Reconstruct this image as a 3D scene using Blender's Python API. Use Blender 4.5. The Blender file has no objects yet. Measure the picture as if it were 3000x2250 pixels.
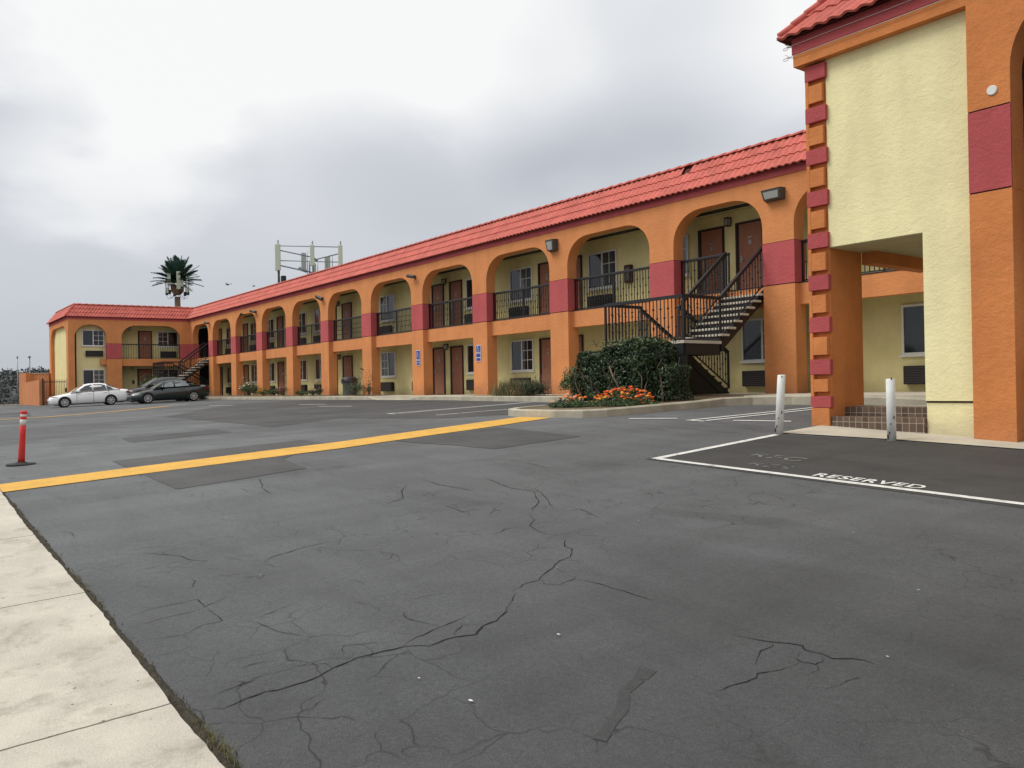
import bpy, math, random
from mathutils import Vector, Matrix
random.seed(7)
scn = bpy.context.scene
COL = scn.collection
R = math.radians
# ------------------------------------------------------------------ helpers
SPLIT={'quoin','stringer','groove','fascia','deck_beam','deck_edge','ceiling_trim','roof_vent_box','door_handle','bumper_strip','door_seam','strand','rust_spot','sign_field','porch_beam','beam','eave_trim','pillar','cabinet_glass','reflective_band','grille_bar','mirror','wheelchair_symbol','number_plate','tube','loose_end','bracket','mast','equipment_box'}
class MB:
    """collects faces, builds one mesh"""
    def __init__(s): s.v=[]; s.f=[]; s.m=[]; s.sm=[]
    def add(s, vs, fs, mi=0, sm=False):
        n=len(s.v); s.v+= [tuple(p) for p in vs]; s.f+= [tuple(i+n for i in f) for f in fs]
        s.m+=[mi]*len(fs); s.sm+=[sm]*len(fs)
    def box(s, x0,x1,y0,y1,z0,z1, mi=0):
        vs=[(x0,y0,z0),(x1,y0,z0),(x1,y1,z0),(x0,y1,z0),(x0,y0,z1),(x1,y0,z1),(x1,y1,z1),(x0,y1,z1)]
        s.add(vs,[(3,2,1,0),(4,5,6,7),(0,1,5,4),(1,2,6,5),(2,3,7,6),(3,0,4,7)],mi)
    def cbox(s, x0,x1,y0,y1,z0,z1, c=.01, mi=0):
        """box with chamfered vertical and horizontal front edges"""
        a=[(x0+c,y0),(x1-c,y0),(x1,y0+c),(x1,y1-c),(x1-c,y1),(x0+c,y1),(x0,y1-c),(x0,y0+c)]
        cx,cy=(x0+x1)/2,(y0+y1)/2
        def ins(p): return (p[0]+(c if p[0]<cx else -c)*.8, p[1]+(c if p[1]<cy else -c)*.8)
        rings=[[(*ins(p),z0) for p in a],[(*p,z0+c) for p in a],[(*p,z1-c) for p in a],[(*ins(p),z1) for p in a]]
        s.rings(rings,True,True,mi)
    def rings(s, rings, capa=False, capb=False, mi=0, sm=False, closed=True):
        n=len(rings[0]); vs=[p for r in rings for p in r]; fs=[]
        for i in range(len(rings)-1):
            for j in range(n if closed else n-1):
                k=(j+1)%n; fs.append((i*n+j,i*n+k,(i+1)*n+k,(i+1)*n+j))
        if capa: fs.append(tuple(reversed(range(n))))
        if capb: fs.append(tuple((len(rings)-1)*n+j for j in range(n)))
        s.add(vs,fs,mi,sm)
    def bar(s, p, q, w, h=None, mi=0):
        """square bar between two points"""
        p=Vector(p); q=Vector(q); h=h or w; d=(q-p).normalized()
        up=Vector((0,0,1)) if abs(d.z)<.95 else Vector((0,1,0))
        a=d.cross(up).normalized(); b=a.cross(d).normalized()
        r=[]
        for c in (p,q): r.append([c+a*sx*w/2+b*sy*h/2 for sx,sy in ((-1,-1),(1,-1),(1,1),(-1,1))])
        s.rings(r,True,True,mi)
    def tube(s, pts, rad, n=8, mi=0, cap=True, sm=True):
        pts=[Vector(p) for p in pts]; rr=rad if isinstance(rad,(list,tuple)) else [rad]*len(pts); rings=[]
        for i,p in enumerate(pts):
            d=(pts[min(i+1,len(pts)-1)]-pts[max(i-1,0)]).normalized()
            up=Vector((0,0,1)) if abs(d.z)<.9 else Vector((1,0,0))
            a=d.cross(up).normalized(); b=a.cross(d).normalized()
            rings.append([p+(a*math.cos(t)+b*math.sin(t))*rr[i] for t in [2*math.pi*k/n for k in range(n)]])
        s.rings(rings,cap,cap,mi,sm)
    def lathe(s, prof, c=(0,0,0), n=20, mi=0, axis='z'):
        rings=[]
        for r,h in prof:
            ring=[]
            for k in range(n):
                t=2*math.pi*k/n
                if axis=='z': ring.append((c[0]+r*math.cos(t),c[1]+r*math.sin(t),c[2]+h))
                else: ring.append((c[0]+h,c[1]+r*math.cos(t),c[2]+r*math.sin(t)))
            rings.append(ring)
        s.rings(rings,True,True,mi,True)
    def poly(s, pts, mi=0): s.add(pts,[tuple(range(len(pts)))],mi)
    def xf(s, M): s.v=[tuple(M@Vector(p)) for p in s.v]; return s
    def clusters(s):
        par=list(range(len(s.v)))
        def fd(a):
            while par[a]!=a: par[a]=par[par[a]]; a=par[a]
            return a
        for f in s.f:
            for k in f[1:]:
                a,b=fd(f[0]),fd(k)
                if a!=b: par[a]=b
        comp={}
        for i,f in enumerate(s.f): comp.setdefault(fd(f[0]),[]).append(i)
        L_=[]
        for fs in comp.values():
            P=[s.v[k] for i in fs for k in s.f[i]]
            L_.append([[min(p[j] for p in P)-.004 for j in range(3)],[max(p[j] for p in P)+.004 for j in range(3)],fs])
        ch=True
        while ch:
            ch=False; out=[]
            for c in L_:
                for o in out:
                    if all(c[0][j]<=o[1][j] and c[1][j]>=o[0][j] for j in range(3)):
                        o[0]=[min(a,b) for a,b in zip(o[0],c[0])]; o[1]=[max(a,b) for a,b in zip(o[1],c[1])]; o[2]=o[2]+c[2]; ch=True; break
                else: out.append([list(c[0]),list(c[1]),c[2]])
            L_=out
        return [c[2] for c in L_]
    def build(s, name, mats, parent=None, col=None):
        if name in SPLIT:
            cl=s.clusters()
            if len(cl)>1:
                o=None
                for fs in cl:
                    m=MB(); mp={}
                    for i in fs:
                        g=[]
                        for k in s.f[i]:
                            if k not in mp: mp[k]=len(m.v); m.v.append(s.v[k])
                            g.append(mp[k])
                        m.f.append(tuple(g)); m.m.append(s.m[i]); m.sm.append(s.sm[i])
                    o=m.build1(name,mats,parent)
                return o
        return s.build1(name,mats,parent)
    def build1(s, name, mats, parent=None):
        me=bpy.data.meshes.new(name); me.from_pydata(s.v,[],s.f)
        for m in (mats if isinstance(mats,(list,tuple)) else [mats]): me.materials.append(m)
        me.polygons.foreach_set('material_index',s.m); me.polygons.foreach_set('use_smooth',s.sm)
        me.update(); me.validate()
        o=bpy.data.objects.new(name,me); COL.objects.link(o)
        if parent is not None: o.parent=parent
        return o
def tag(o,label=None,cat=None,group=None,kind=None):
    if label: o['label']=label
    if cat: o['category']=cat
    if group: o['group']=group
    if kind: o['kind']=kind
    return o
def thing(name,label,cat,loc=(0,0,0),rz=0,group=None):
    o=bpy.data.objects.new(name,None); COL.objects.link(o); o.location=loc; o.rotation_euler=(0,0,rz)
    o.empty_display_size=.3
    return tag(o,label,cat,group)
def dup(root,loc=None,rz=None,label=None,group=None,parent=None):
    r=root.copy(); COL.objects.link(r)
    if parent is not None: r.parent=parent
    if loc is not None: r.location=loc
    if rz is not None: r.rotation_euler=(0,0,rz)
    if label: r['label']=label
    if group: r['group']=group
    for ch in [c for c in root.children]: dup(ch,parent=r)
    return r
# ------------------------------------------------------------------ materials
MATS={}
def mat(name, col, rough=.8, var=.0, vscale=3., bump=0., bscale=60., spec=.3, metal=0., col2=None, fine=None, fscale=400., coords='Object', stretch=None, dirt=None):
    m=bpy.data.materials.new(name); m.use_nodes=True; nt=m.node_tree; N=nt.nodes; L=nt.links
    b=N['Principled BSDF']; b.inputs['Roughness'].default_value=rough; b.inputs['Metallic'].default_value=metal
    b.inputs['Specular IOR Level'].default_value=spec
    b.inputs['Base Color'].default_value=(*col,1)
    tc=N.new('ShaderNodeNewGeometry')
    src=tc.outputs['Position']
    if stretch:
        mp=N.new('ShaderNodeVectorMath'); mp.operation='MULTIPLY'; mp.inputs[1].default_value=stretch; L.new(src,mp.inputs[0]); vsrc=mp.outputs[0]
    else: vsrc=src
    cur=None
    if var>0 or col2:
        n=N.new('ShaderNodeTexNoise'); n.inputs['Scale'].default_value=vscale; n.inputs['Detail'].default_value=8; n.inputs['Roughness'].default_value=.62
        L.new(vsrc,n.inputs['Vector'])
        r=N.new('ShaderNodeValToRGB'); r.color_ramp.elements[0].position=.3; r.color_ramp.elements[1].position=.7
        c2=col2 or tuple(min(1,c*(1+var)) for c in col); c1=tuple(c*(1-var) for c in col) if not col2 else col
        r.color_ramp.elements[0].color=(*c1,1); r.color_ramp.elements[1].color=(*c2,1)
        L.new(n.outputs['Fac'],r.inputs['Fac']); cur=r.outputs['Color']
    if fine:
        n=N.new('ShaderNodeTexNoise'); n.inputs['Scale'].default_value=fscale; n.inputs['Detail'].default_value=3
        L.new(src,n.inputs['Vector'])
        mr=N.new('ShaderNodeMapRange'); mr.inputs['From Min'].default_value=.3; mr.inputs['From Max'].default_value=.7
        mr.inputs['To Min'].default_value=1-fine; mr.inputs['To Max'].default_value=1+fine; L.new(n.outputs['Fac'],mr.inputs['Value'])
        mx=N.new('ShaderNodeMix'); mx.data_type='RGBA'; mx.blend_type='MULTIPLY'; mx.inputs['Factor'].default_value=1
        if cur: L.new(cur,mx.inputs['A'])
        else: mx.inputs['A'].default_value=(*col,1)
        L.new(mr.outputs['Result'],mx.inputs['B']); cur=mx.outputs['Result']
    if dirt:
        zlo,zhi,dc,amt=dirt
        sp=N.new('ShaderNodeSeparateXYZ'); L.new(src,sp.inputs[0])
        n=N.new('ShaderNodeTexNoise'); n.inputs['Scale'].default_value=2.2; n.inputs['Detail'].default_value=6; L.new(src,n.inputs['Vector'])
        ad=N.new('ShaderNodeMath'); ad.operation='MULTIPLY_ADD'; ad.inputs[1].default_value=-.5; L.new(n.outputs['Fac'],ad.inputs[0]); L.new(sp.outputs['Z'],ad.inputs[2])
        mr=N.new('ShaderNodeMapRange'); mr.inputs['From Min'].default_value=zlo-.25; mr.inputs['From Max'].default_value=zhi-.25; mr.inputs['To Min'].default_value=amt; mr.inputs['To Max'].default_value=0
        L.new(ad.outputs[0],mr.inputs['Value'])
        mx=N.new('ShaderNodeMix'); mx.data_type='RGBA'; L.new(mr.outputs['Result'],mx.inputs['Factor'])
        if cur: L.new(cur,mx.inputs['A'])
        else: mx.inputs['A'].default_value=(*col,1)
        mx.inputs['B'].default_value=(*dc,1); cur=mx.outputs['Result']
    if cur: L.new(cur,b.inputs['Base Color'])
    if bump>0:
        n=N.new('ShaderNodeTexNoise'); n.inputs['Scale'].default_value=bscale; n.inputs['Detail'].default_value=4; L.new(src,n.inputs['Vector'])
        bp=N.new('ShaderNodeBump'); bp.inputs['Strength'].default_value=bump; bp.inputs['Distance'].default_value=.02
        L.new(n.outputs['Fac'],bp.inputs['Height']); L.new(bp.outputs['Normal'],b.inputs['Normal'])
    MATS[name]=m; return m
def stucco(name,col,var=.07,bump=.5,dirt=None):
    """rough trowelled stucco: lumpy bump in two sizes, blotchy paint"""
    m=mat(name,col,rough=.9,var=var,vscale=1.3,spec=.15,fine=.07,fscale=70,dirt=dirt)
    nt=m.node_tree; N=nt.nodes; L=nt.links; b=N['Principled BSDF']; g=N.new('ShaderNodeNewGeometry')
    a=N.new('ShaderNodeTexNoise'); a.inputs['Scale'].default_value=9; a.inputs['Detail'].default_value=9; a.inputs['Roughness'].default_value=.74; a.inputs['Distortion'].default_value=.15
    mp=N.new('ShaderNodeVectorMath'); mp.operation='MULTIPLY'; mp.inputs[1].default_value=(1,1,1.25)
    L.new(g.outputs['Position'],mp.inputs[0]); L.new(mp.outputs[0],a.inputs['Vector'])
    bp=N.new('ShaderNodeBump'); bp.inputs['Strength'].default_value=bump; bp.inputs['Distance'].default_value=.05
    L.new(a.outputs['Fac'],bp.inputs['Height']); L.new(bp.outputs['Normal'],b.inputs['Normal'])
    # vertical weather streaks
    s=N.new('ShaderNodeTexNoise'); s.inputs['Scale'].default_value=1.; s.inputs['Detail'].default_value=6
    ms=N.new('ShaderNodeVectorMath'); ms.operation='MULTIPLY'; ms.inputs[1].default_value=(2.2,2.2,.4)
    L.new(g.outputs['Position'],ms.inputs[0]); L.new(ms.outputs[0],s.inputs['Vector'])
    mr=N.new('ShaderNodeMapRange'); mr.inputs['From Min'].default_value=.35; mr.inputs['From Max'].default_value=.6; mr.inputs['To Min'].default_value=.945; mr.inputs['To Max'].default_value=1.02
    L.new(s.outputs['Fac'],mr.inputs['Value'])
    old=b.inputs['Base Color'].links[0].from_socket
    mx=N.new('ShaderNodeMix'); mx.data_type='RGBA'; mx.blend_type='MULTIPLY'; mx.inputs['Factor'].default_value=1
    L.new(old,mx.inputs['A']); L.new(mr.outputs['Result'],mx.inputs['B']); L.new(mx.outputs['Result'],b.inputs['Base Color'])
    return m
ORANGE=stucco('orange_stucco',(.67,.27,.105),var=.09,dirt=(0.0,.55,(.26,.13,.07),.55))
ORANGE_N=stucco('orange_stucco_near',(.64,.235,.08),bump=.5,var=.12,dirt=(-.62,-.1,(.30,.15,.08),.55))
MAROON=stucco('maroon_stucco',(.50,.108,.115))
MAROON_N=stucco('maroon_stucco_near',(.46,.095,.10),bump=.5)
YELLOW_SHADED=stucco('yellow_stucco_shaded',(.73,.655,.335),bump=.25,var=.09,dirt=(0.0,.45,(.30,.25,.13),.6))  # gallery back walls: darker yellow, their shade is put into the colour
YELLOW_LIT=stucco('yellow_stucco_lit',(.80,.72,.38),bump=.25)  # lit copy of the same yellow for the left wing's outer walls
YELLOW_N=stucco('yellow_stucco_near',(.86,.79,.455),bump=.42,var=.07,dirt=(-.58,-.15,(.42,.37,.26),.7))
CEIL=mat('soffit_paint',(.5,.46,.27),rough=.9,var=.1)
TILE=mat('red_roof_tile',(.53,.135,.105),rough=.75,var=.22,vscale=2.2,spec=.25,fine=.1,fscale=30)
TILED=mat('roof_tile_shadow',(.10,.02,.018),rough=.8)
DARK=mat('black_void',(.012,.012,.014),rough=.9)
GROOVE=mat('groove_shadow',(.03,.012,.012),rough=.9)
IRON=mat('black_iron',(.009,.009,.012),rough=.45,spec=.5,var=.2)
DOOR=mat('brown_door_paint',(.30,.128,.075),rough=.55,var=.12,vscale=6)
DOORF=mat('dark_door_frame',(.035,.017,.014),rough=.5)
WHITEF=mat('white_window_frame',(.72,.73,.70),rough=.5)
def glassm(name,col,rough=.07,spec=.6):
    m=mat(name,col,rough=rough,spec=spec,var=.35,vscale=1.5,stretch=(2.5,2.5,.6)); return m
GLASS=glassm('dark_window_glass',(.022,.027,.033))
GLASSL=mat('curtained_window_glass',(.07,.085,.09),rough=.12,spec=.7,var=.6,vscale=1,stretch=(16,16,.25))
ACM=mat('air_conditioner_brown',(.022,.018,.018),rough=.55)
ACG=mat('air_conditioner_grille',(.05,.045,.045),rough=.5)
CONC=mat('pale_concrete',(.50,.46,.37),rough=.9,var=.12,vscale=1.6,bump=.2,bscale=120,fine=.07,fscale=90)
CURB=mat('kerb_concrete',(.42,.385,.30),rough=.9,var=.22,vscale=2.2,bump=.35,bscale=60,fine=.12,fscale=50)
SOIL=mat('planter_soil',(.16,.12,.075),rough=1,var=.4,vscale=6,bump=.8,bscale=30,fine=.3,fscale=60)
WHITEP=mat('white_road_paint',(.66,.66,.62),rough=.7,var=.14,vscale=9,fine=.16,fscale=70)
STEEL=mat('grey_metal',(.27,.28,.29),rough=.4,metal=.6,var=.1)
GALV=mat('flood_light_housing',(.07,.07,.065),rough=.5,var=.1)
LENS=mat('lamp_lens',(.35,.37,.35),rough=.15,spec=.8); LENSD=mat('dark_lamp_lens',(.06,.06,.06),rough=.2)
TREAD=mat('tread_concrete',(.52,.48,.40),rough=.9,var=.1)
def wear(m,lo,hi,col=(.085,.085,.085),sc=7,amt=.85):
    nt=m.node_tree; N=nt.nodes; L=nt.links; b=N['Principled BSDF']; g=N.new('ShaderNodeNewGeometry')
    n=N.new('ShaderNodeTexNoise'); n.inputs['Scale'].default_value=sc; n.inputs['Detail'].default_value=9; n.inputs['Roughness'].default_value=.75; L.new(g.outputs['Position'],n.inputs['Vector'])
    r=N.new('ShaderNodeMapRange'); r.inputs['From Min'].default_value=lo; r.inputs['From Max'].default_value=hi; r.inputs['To Min'].default_value=0; r.inputs['To Max'].default_value=amt; L.new(n.outputs['Fac'],r.inputs['Value'])
    mx=N.new('ShaderNodeMix'); mx.data_type='RGBA'; L.new(r.outputs['Result'],mx.inputs['Factor']); old=b.inputs['Base Color'].links[0].from_socket; L.new(old,mx.inputs['A']); mx.inputs['B'].default_value=(*col,1); L.new(mx.outputs['Result'],b.inputs['Base Color'])
wear(WHITEP,.56,.68)
# ------------------------------------------------------------------ ground height
def gh(X,Y):
    Y=min(Y,-.9)
    a=-.42-.048*(X-13.7)+.043*(Y+6.1); c=-.13+.035*(Y+1.5); k=.12
    h=max(k-abs(a-c),0)/k
    return min(a,c)-h*h*k/4
def drape(name, mats, poly, off, parent=None, step=.5, jit=0, kind='structure', mi=0):
    """a sheet over the ground inside a convex-ish polygon, cut on a grid"""
    import bmesh
    bm=bmesh.new()
    P=[Vector((x,y,0)) for x,y in poly]
    if jit:
        Q=[]
        for i,p in enumerate(P):
            q=P[(i+1)%len(P)]; n=max(1,int((q-p).length/.35)); d=(q-p).normalized(); nn=Vector((-d.y,d.x,0))
            for k in range(n):
                t=k/n; Q.append(p.lerp(q,t)+nn*random.uniform(-jit,jit))
        P=Q
    vs=[bm.verts.new(p) for p in P]; bm.faces.new(vs)
    xs=[p.x for p in P]; ys=[p.y for p in P]
    x=math.floor(min(xs)/step)*step
    while x<max(xs):
        bmesh.ops.bisect_plane(bm,geom=bm.verts[:]+bm.edges[:]+bm.faces[:],plane_co=(x,0,0),plane_no=(1,0,0)); x+=step
    y=math.floor(min(ys)/step)*step
    while y<max(ys):
        bmesh.ops.bisect_plane(bm,geom=bm.verts[:]+bm.edges[:]+bm.faces[:],plane_co=(0,y,0),plane_no=(0,1,0)); y+=step
    bmesh.ops.triangulate(bm,faces=bm.faces[:])
    for v in bm.verts: v.co.z=gh(v.co.x,v.co.y)+off
    for f in bm.faces:
        if f.normal.z<0: f.normal_flip()
    bm.normal_update()
    for f in bm.faces:
        if f.normal.z<0: f.normal_flip()
    me=bpy.data.meshes.new(name); bm.to_mesh(me); bm.free()
    for m in (mats if isinstance(mats,(list,tuple)) else [mats]): me.materials.append(m)
    o=bpy.data.objects.new(name,me); COL.objects.link(o)
    if parent is not None: o.parent=parent
    if kind and parent is None: o['kind']=kind
    return o
def asphalt(name,c,cb,crack=0.,speck=.5,grad=None,alli=0):
    m=bpy.data.materials.new(name); m.use_nodes=True; nt=m.node_tree; N=nt.nodes; L=nt.links
    b=N['Principled BSDF']; b.inputs['Roughness'].default_value=.78; b.inputs['Specular IOR Level'].default_value=.35
    g=N.new('ShaderNodeNewGeometry'); P=g.outputs['Position']
    def noise(sc,det=6,ro=.6,st=None,dist=0):
        n=N.new('ShaderNodeTexNoise'); n.inputs['Scale'].default_value=sc; n.inputs['Detail'].default_value=det; n.inputs['Roughness'].default_value=ro; n.inputs['Distortion'].default_value=dist
        if st:
            v=N.new('ShaderNodeVectorMath'); v.operation='MULTIPLY'; v.inputs[1].default_value=st; L.new(P,v.inputs[0]); L.new(v.outputs[0],n.inputs['Vector'])
        else: L.new(P,n.inputs['Vector'])
        return n.outputs['Fac']
    def ramp(f,a,b_,ta,tb):
        r=N.new('ShaderNodeMapRange'); r.inputs['From Min'].default_value=a; r.inputs['From Max'].default_value=b_; r.inputs['To Min'].default_value=ta; r.inputs['To Max'].default_value=tb; L.new(f,r.inputs['Value']); return r.outputs['Result']
    def mul(a,b_):
        x=N.new('ShaderNodeMath'); x.operation='MULTIPLY'; L.new(a,x.inputs[0]); L.new(b_,x.inputs[1]); return x.outputs[0]
    mixc=N.new('ShaderNodeMix'); mixc.data_type='RGBA'; mixc.inputs['A'].default_value=(*c,1); mixc.inputs['B'].default_value=(*cb,1)
    L.new(ramp(noise(.16,4,.5,(1,1,0)),.38,.62,0,1),mixc.inputs['Factor'])
    f=ramp(noise(1.1,6,.6,(.45,1.3,0),.8),.3,.7,.86,1.13)
    f=mul(f,ramp(noise(.7,6,.62,(2.2,.35,0),.5),.35,.66,.90,1.10))
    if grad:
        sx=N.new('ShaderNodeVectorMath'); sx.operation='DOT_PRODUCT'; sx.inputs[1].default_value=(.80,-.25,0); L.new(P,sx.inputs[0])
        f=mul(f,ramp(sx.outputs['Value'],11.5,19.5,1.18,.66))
    f=mul(f,ramp(noise(150,3,.7),.3,.72,.55,1.45)); f=mul(f,ramp(noise(420,2,.5),.35,.65,.75,1.3))
    f=mul(f,ramp(noise(34,4,.7),.3,.7,.84,1.16))
    # broad dark smears
    f=mul(f,ramp(noise(.55,5,.55,(.5,1.6,0),1.2),.60,.70,1,.80))
    if alli:
        w=N.new('ShaderNodeTexNoise'); w.inputs['Scale'].default_value=3.; L.new(P,w.inputs['Vector'])
        ad=N.new('ShaderNodeMix'); ad.data_type='RGBA'; ad.blend_type='LINEAR_LIGHT'; ad.inputs['Factor'].default_value=.16; L.new(P,ad.inputs['A']); L.new(w.outputs['Color'],ad.inputs['B'])
        vo=N.new('ShaderNodeTexVoronoi'); vo.feature='DISTANCE_TO_EDGE'; vo.inputs['Scale'].default_value=2.6; L.new(ad.outputs['Result'],vo.inputs['Vector'])
        cr=ramp(vo.outputs['Distance'],.004,.016,1.,0.)
        msk=mul(ramp(noise(.35,3,.5,(1,1,0)),.44,.56,0,1),ramp(noise(2.6,3,.5),.40,.55,0,1))
        cm=mul(cr,msk); f=mul(f,ramp(cm,0,1,1,1-alli))
    # small pale pebbles
    vs=N.new('ShaderNodeTexVoronoi'); vs.inputs['Scale'].default_value=22; L.new(P,vs.inputs['Vector'])
    sp=ramp(vs.outputs['Distance'],.035,.075,1,0); sp=mul(sp,ramp(noise(5,2,.5),.5,.62,0,1))
    mult=N.new('ShaderNodeMix'); mult.data_type='RGBA'; mult.blend_type='MULTIPLY'; mult.inputs['Factor'].default_value=1; L.new(mixc.outputs['Result'],mult.inputs['A']); L.new(f,mult.inputs['B'])
    ms=N.new('ShaderNodeMix'); ms.data_type='RGBA'; L.new(mult.outputs['Result'],ms.inputs['A']); ms.inputs['B'].default_value=(.33,.32,.29,1)
    L.new(mul(sp,ramp(noise(9,1,.5),0,1,speck,speck)),ms.inputs['Factor'])
    L.new(ms.outputs['Result'],b.inputs['Base Color'])
    bp=N.new('ShaderNodeBump'); bp.inputs['Strength'].default_value=.35; bp.inputs['Distance'].default_value=.01; L.new(noise(150,3,.7),bp.inputs['Height']); L.new(bp.outputs['Normal'],b.inputs['Normal'])
    L.new(ramp(noise(.8,4,.5),.3,.7,.62,.9),b.inputs['Roughness'])
    return m
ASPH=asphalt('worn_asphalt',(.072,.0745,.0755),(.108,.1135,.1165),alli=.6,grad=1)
ASPH_D=asphalt('patched_asphalt',(.058,.058,.0575),(.072,.073,.072),speck=.3)
ASPH_N=asphalt('sealed_asphalt',(.042,.042,.040),(.052,.052,.050),speck=.3)
# ------------------------------------------------------------------ ground
mb=MB()
def axis(lo,hi,step,far):
    a=[]; x=lo
    while x<=hi+1e-6: a.append(x); x+=step
    d=step*2; x=hi
    while x<far: x+=d; d*=1.5; a.append(x)
    d=step*2; x=lo
    while x>-far: x-=d; d*=1.5; a.insert(0,x)
    return a
def sheet(xs,ys,hf,name,m):
    b=MB(); n=len(xs)
    vs=[(x,y,hf(x,y)) for y in ys for x in xs]; fs=[(j*n+i,j*n+i+1,(j+1)*n+i+1,(j+1)*n+i) for j in range(len(ys)-1) for i in range(n-1)]
    b.add(vs,fs,0,True); return b.build(name,m)
DIRT=mat('dry_ground',(.20,.17,.11),rough=1,var=.35,vscale=.4,fine=.2,fscale=8)
def hdirt(x,y):
    z=gh(max(-62,min(x,60)),max(-60,y))-.06
    if x<-56: z-=min(6,(-56-x)*.10)
    if y>0: z-=0
    return z
g=sheet(axis(-60,40,2,1500),axis(-40,10,2,1500),hdirt,'ground',DIRT); g['kind']='structure'
xs=[-56+.5*i for i in range(0,193)]; ys=[-17-.0+.5*i for i in range(0,32)]
lot=sheet(xs,ys,gh,'parking_lot',ASPH); lot['kind']='structure'
def rest(name,poly,off,m,**k): return drape(name,m,poly,off,**k)
road=sheet([-120+2*i for i in range(0,111)],[-60+2*i for i in range(0,20)]+[-20.6],lambda x,y:gh(x,y)-.02,'road',ASPH); road['kind']='structure'
# public pavement (camera side)
def pavement_mat():
    m=mat('pavement_concrete',(.50,.465,.395),rough=.92,var=.17,vscale=1.9,bump=.3,bscale=90,fine=.10,fscale=120)
    nt=m.node_tree; N=nt.nodes; L=nt.links; b=N['Principled BSDF']; g=N.new('ShaderNodeNewGeometry'); sp=N.new('ShaderNodeSeparateXYZ'); L.new(g.outputs['Position'],sp.inputs[0])
    def mth(op,a,b_=None,c=None):
        x=N.new('ShaderNodeMath'); x.operation=op
        for i,v in enumerate((a,b_,c)):
            if v is None: continue
            if isinstance(v,(int,float)): x.inputs[i].default_value=v
            else: L.new(v,x.inputs[i])
        return x.outputs[0]
    wob=N.new('ShaderNodeTexNoise'); wob.inputs['Scale'].default_value=6; L.new(g.outputs['Position'],wob.inputs['Vector'])
    x=mth('MULTIPLY_ADD',wob.outputs['Fac'],.02,sp.outputs['X'])
    fr=mth('FRACT',mth('DIVIDE',mth('ADD',x,200-15.81+.0),2.04))
    near=mth('LESS_THAN',mth('ABSOLUTE',mth('SUBTRACT',fr,.9706+.0)),.0035)
    # stains
    n=N.new('ShaderNodeTexNoise'); n.inputs['Scale'].default_value=3.6; n.inputs['Detail'].default_value=12; n.inputs['Roughness'].default_value=.72; n.inputs['Distortion'].default_value=.3; L.new(g.outputs['Position'],n.inputs['Vector'])
    st=N.new('ShaderNodeMapRange'); st.inputs['From Min'].default_value=.52; st.inputs['From Max'].default_value=.72; st.inputs['To Min'].default_value=0; st.inputs['To Max'].default_value=.62; L.new(n.outputs['Fac'],st.inputs['Value'])
    v=N.new('ShaderNodeTexVoronoi'); v.inputs['Scale'].default_value=9; L.new(g.outputs['Position'],v.inputs['Vector'])
    dots=mth('MULTIPLY',mth('LESS_THAN',v.outputs['Distance'],.075),mth('GREATER_THAN',n.outputs['Fac'],.5))
    old=b.inputs['Base Color'].links[0].from_socket
    m1=N.new('ShaderNodeMix'); m1.data_type='RGBA'; L.new(st.outputs['Result'],m1.inputs['Factor']); L.new(old,m1.inputs['A']); m1.inputs['B'].default_value=(.19,.165,.13,1)
    m2=N.new('ShaderNodeMix'); m2.data_type='RGBA'; L.new(mth('MULTIPLY',dots,.7),m2.inputs['Factor']); L.new(m1.outputs['Result'],m2.inputs['A']); m2.inputs['B'].default_value=(.06,.05,.04,1)
    m3=N.new('ShaderNodeMix'); m3.data_type='RGBA'; L.new(mth('MULTIPLY',near,.85),m3.inputs['Factor']); L.new(m2.outputs['Result'],m3.inputs['A']); m3.inputs['B'].default_value=(.09,.07,.05,1)
    L.new(m3.outputs['Result'],b.inputs['Base Color']); return m
PAV=pavement_mat()
b=MB(); xs2=[-20+.06*i for i in range(0,840)]
edge=[-17.02+random.gauss(0,.0022)+.010*math.sin(x*1.3)+.004*math.sin(x*7.3)*math.sin(x*2.2) for x in xs2]
vs=[];fs=[]
for i,x in enumerate(xs2):
    for y in (-20.6,-19.4,-18.4,-17.6,edge[i]): vs.append((x,y,gh(x,y)+.022))
    vs.append((x,edge[i]+.006,gh(x,edge[i])-.03))
for i in range(len(xs2)-1):
    for j in range(5): fs.append((i*6+j,(i+1)*6+j,(i+1)*6+j+1,i*6+j+1))
b.add(vs,fs,0,False); pv=b.build('pavement',PAV); pv['kind']='structure'
# dirty seam between pavement and asphalt
SEAM=mat('seam_dirt',(.022,.02,.017),rough=1,var=.5,vscale=30,bump=1,bscale=80,col2=(.085,.072,.05))
b=MB(); vs=[]; fs=[]
xs3=[-20+.05*i for i in range(0,1000)]
for i,x in enumerate(xs3):
    w=.012+.028*abs(math.sin(x*1.7+.3*math.sin(x*5)))*random.random()+.012*random.random()
    vs+= [(x,-17.05,gh(x,-17.05)-.01),(x,-17.01+w*.3,gh(x,-17)+.012+.012*random.random()),(x,-17.0+w,gh(x,-17)+.004)]
for i in range(len(xs3)-1):
    for j in range(2): fs.append((i*3+j,(i+1)*3+j,(i+1)*3+j+1,i*3+j+1))
b.add(vs,fs,0,True); sm=b.build('soil',SEAM); sm['kind']='structure'
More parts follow.
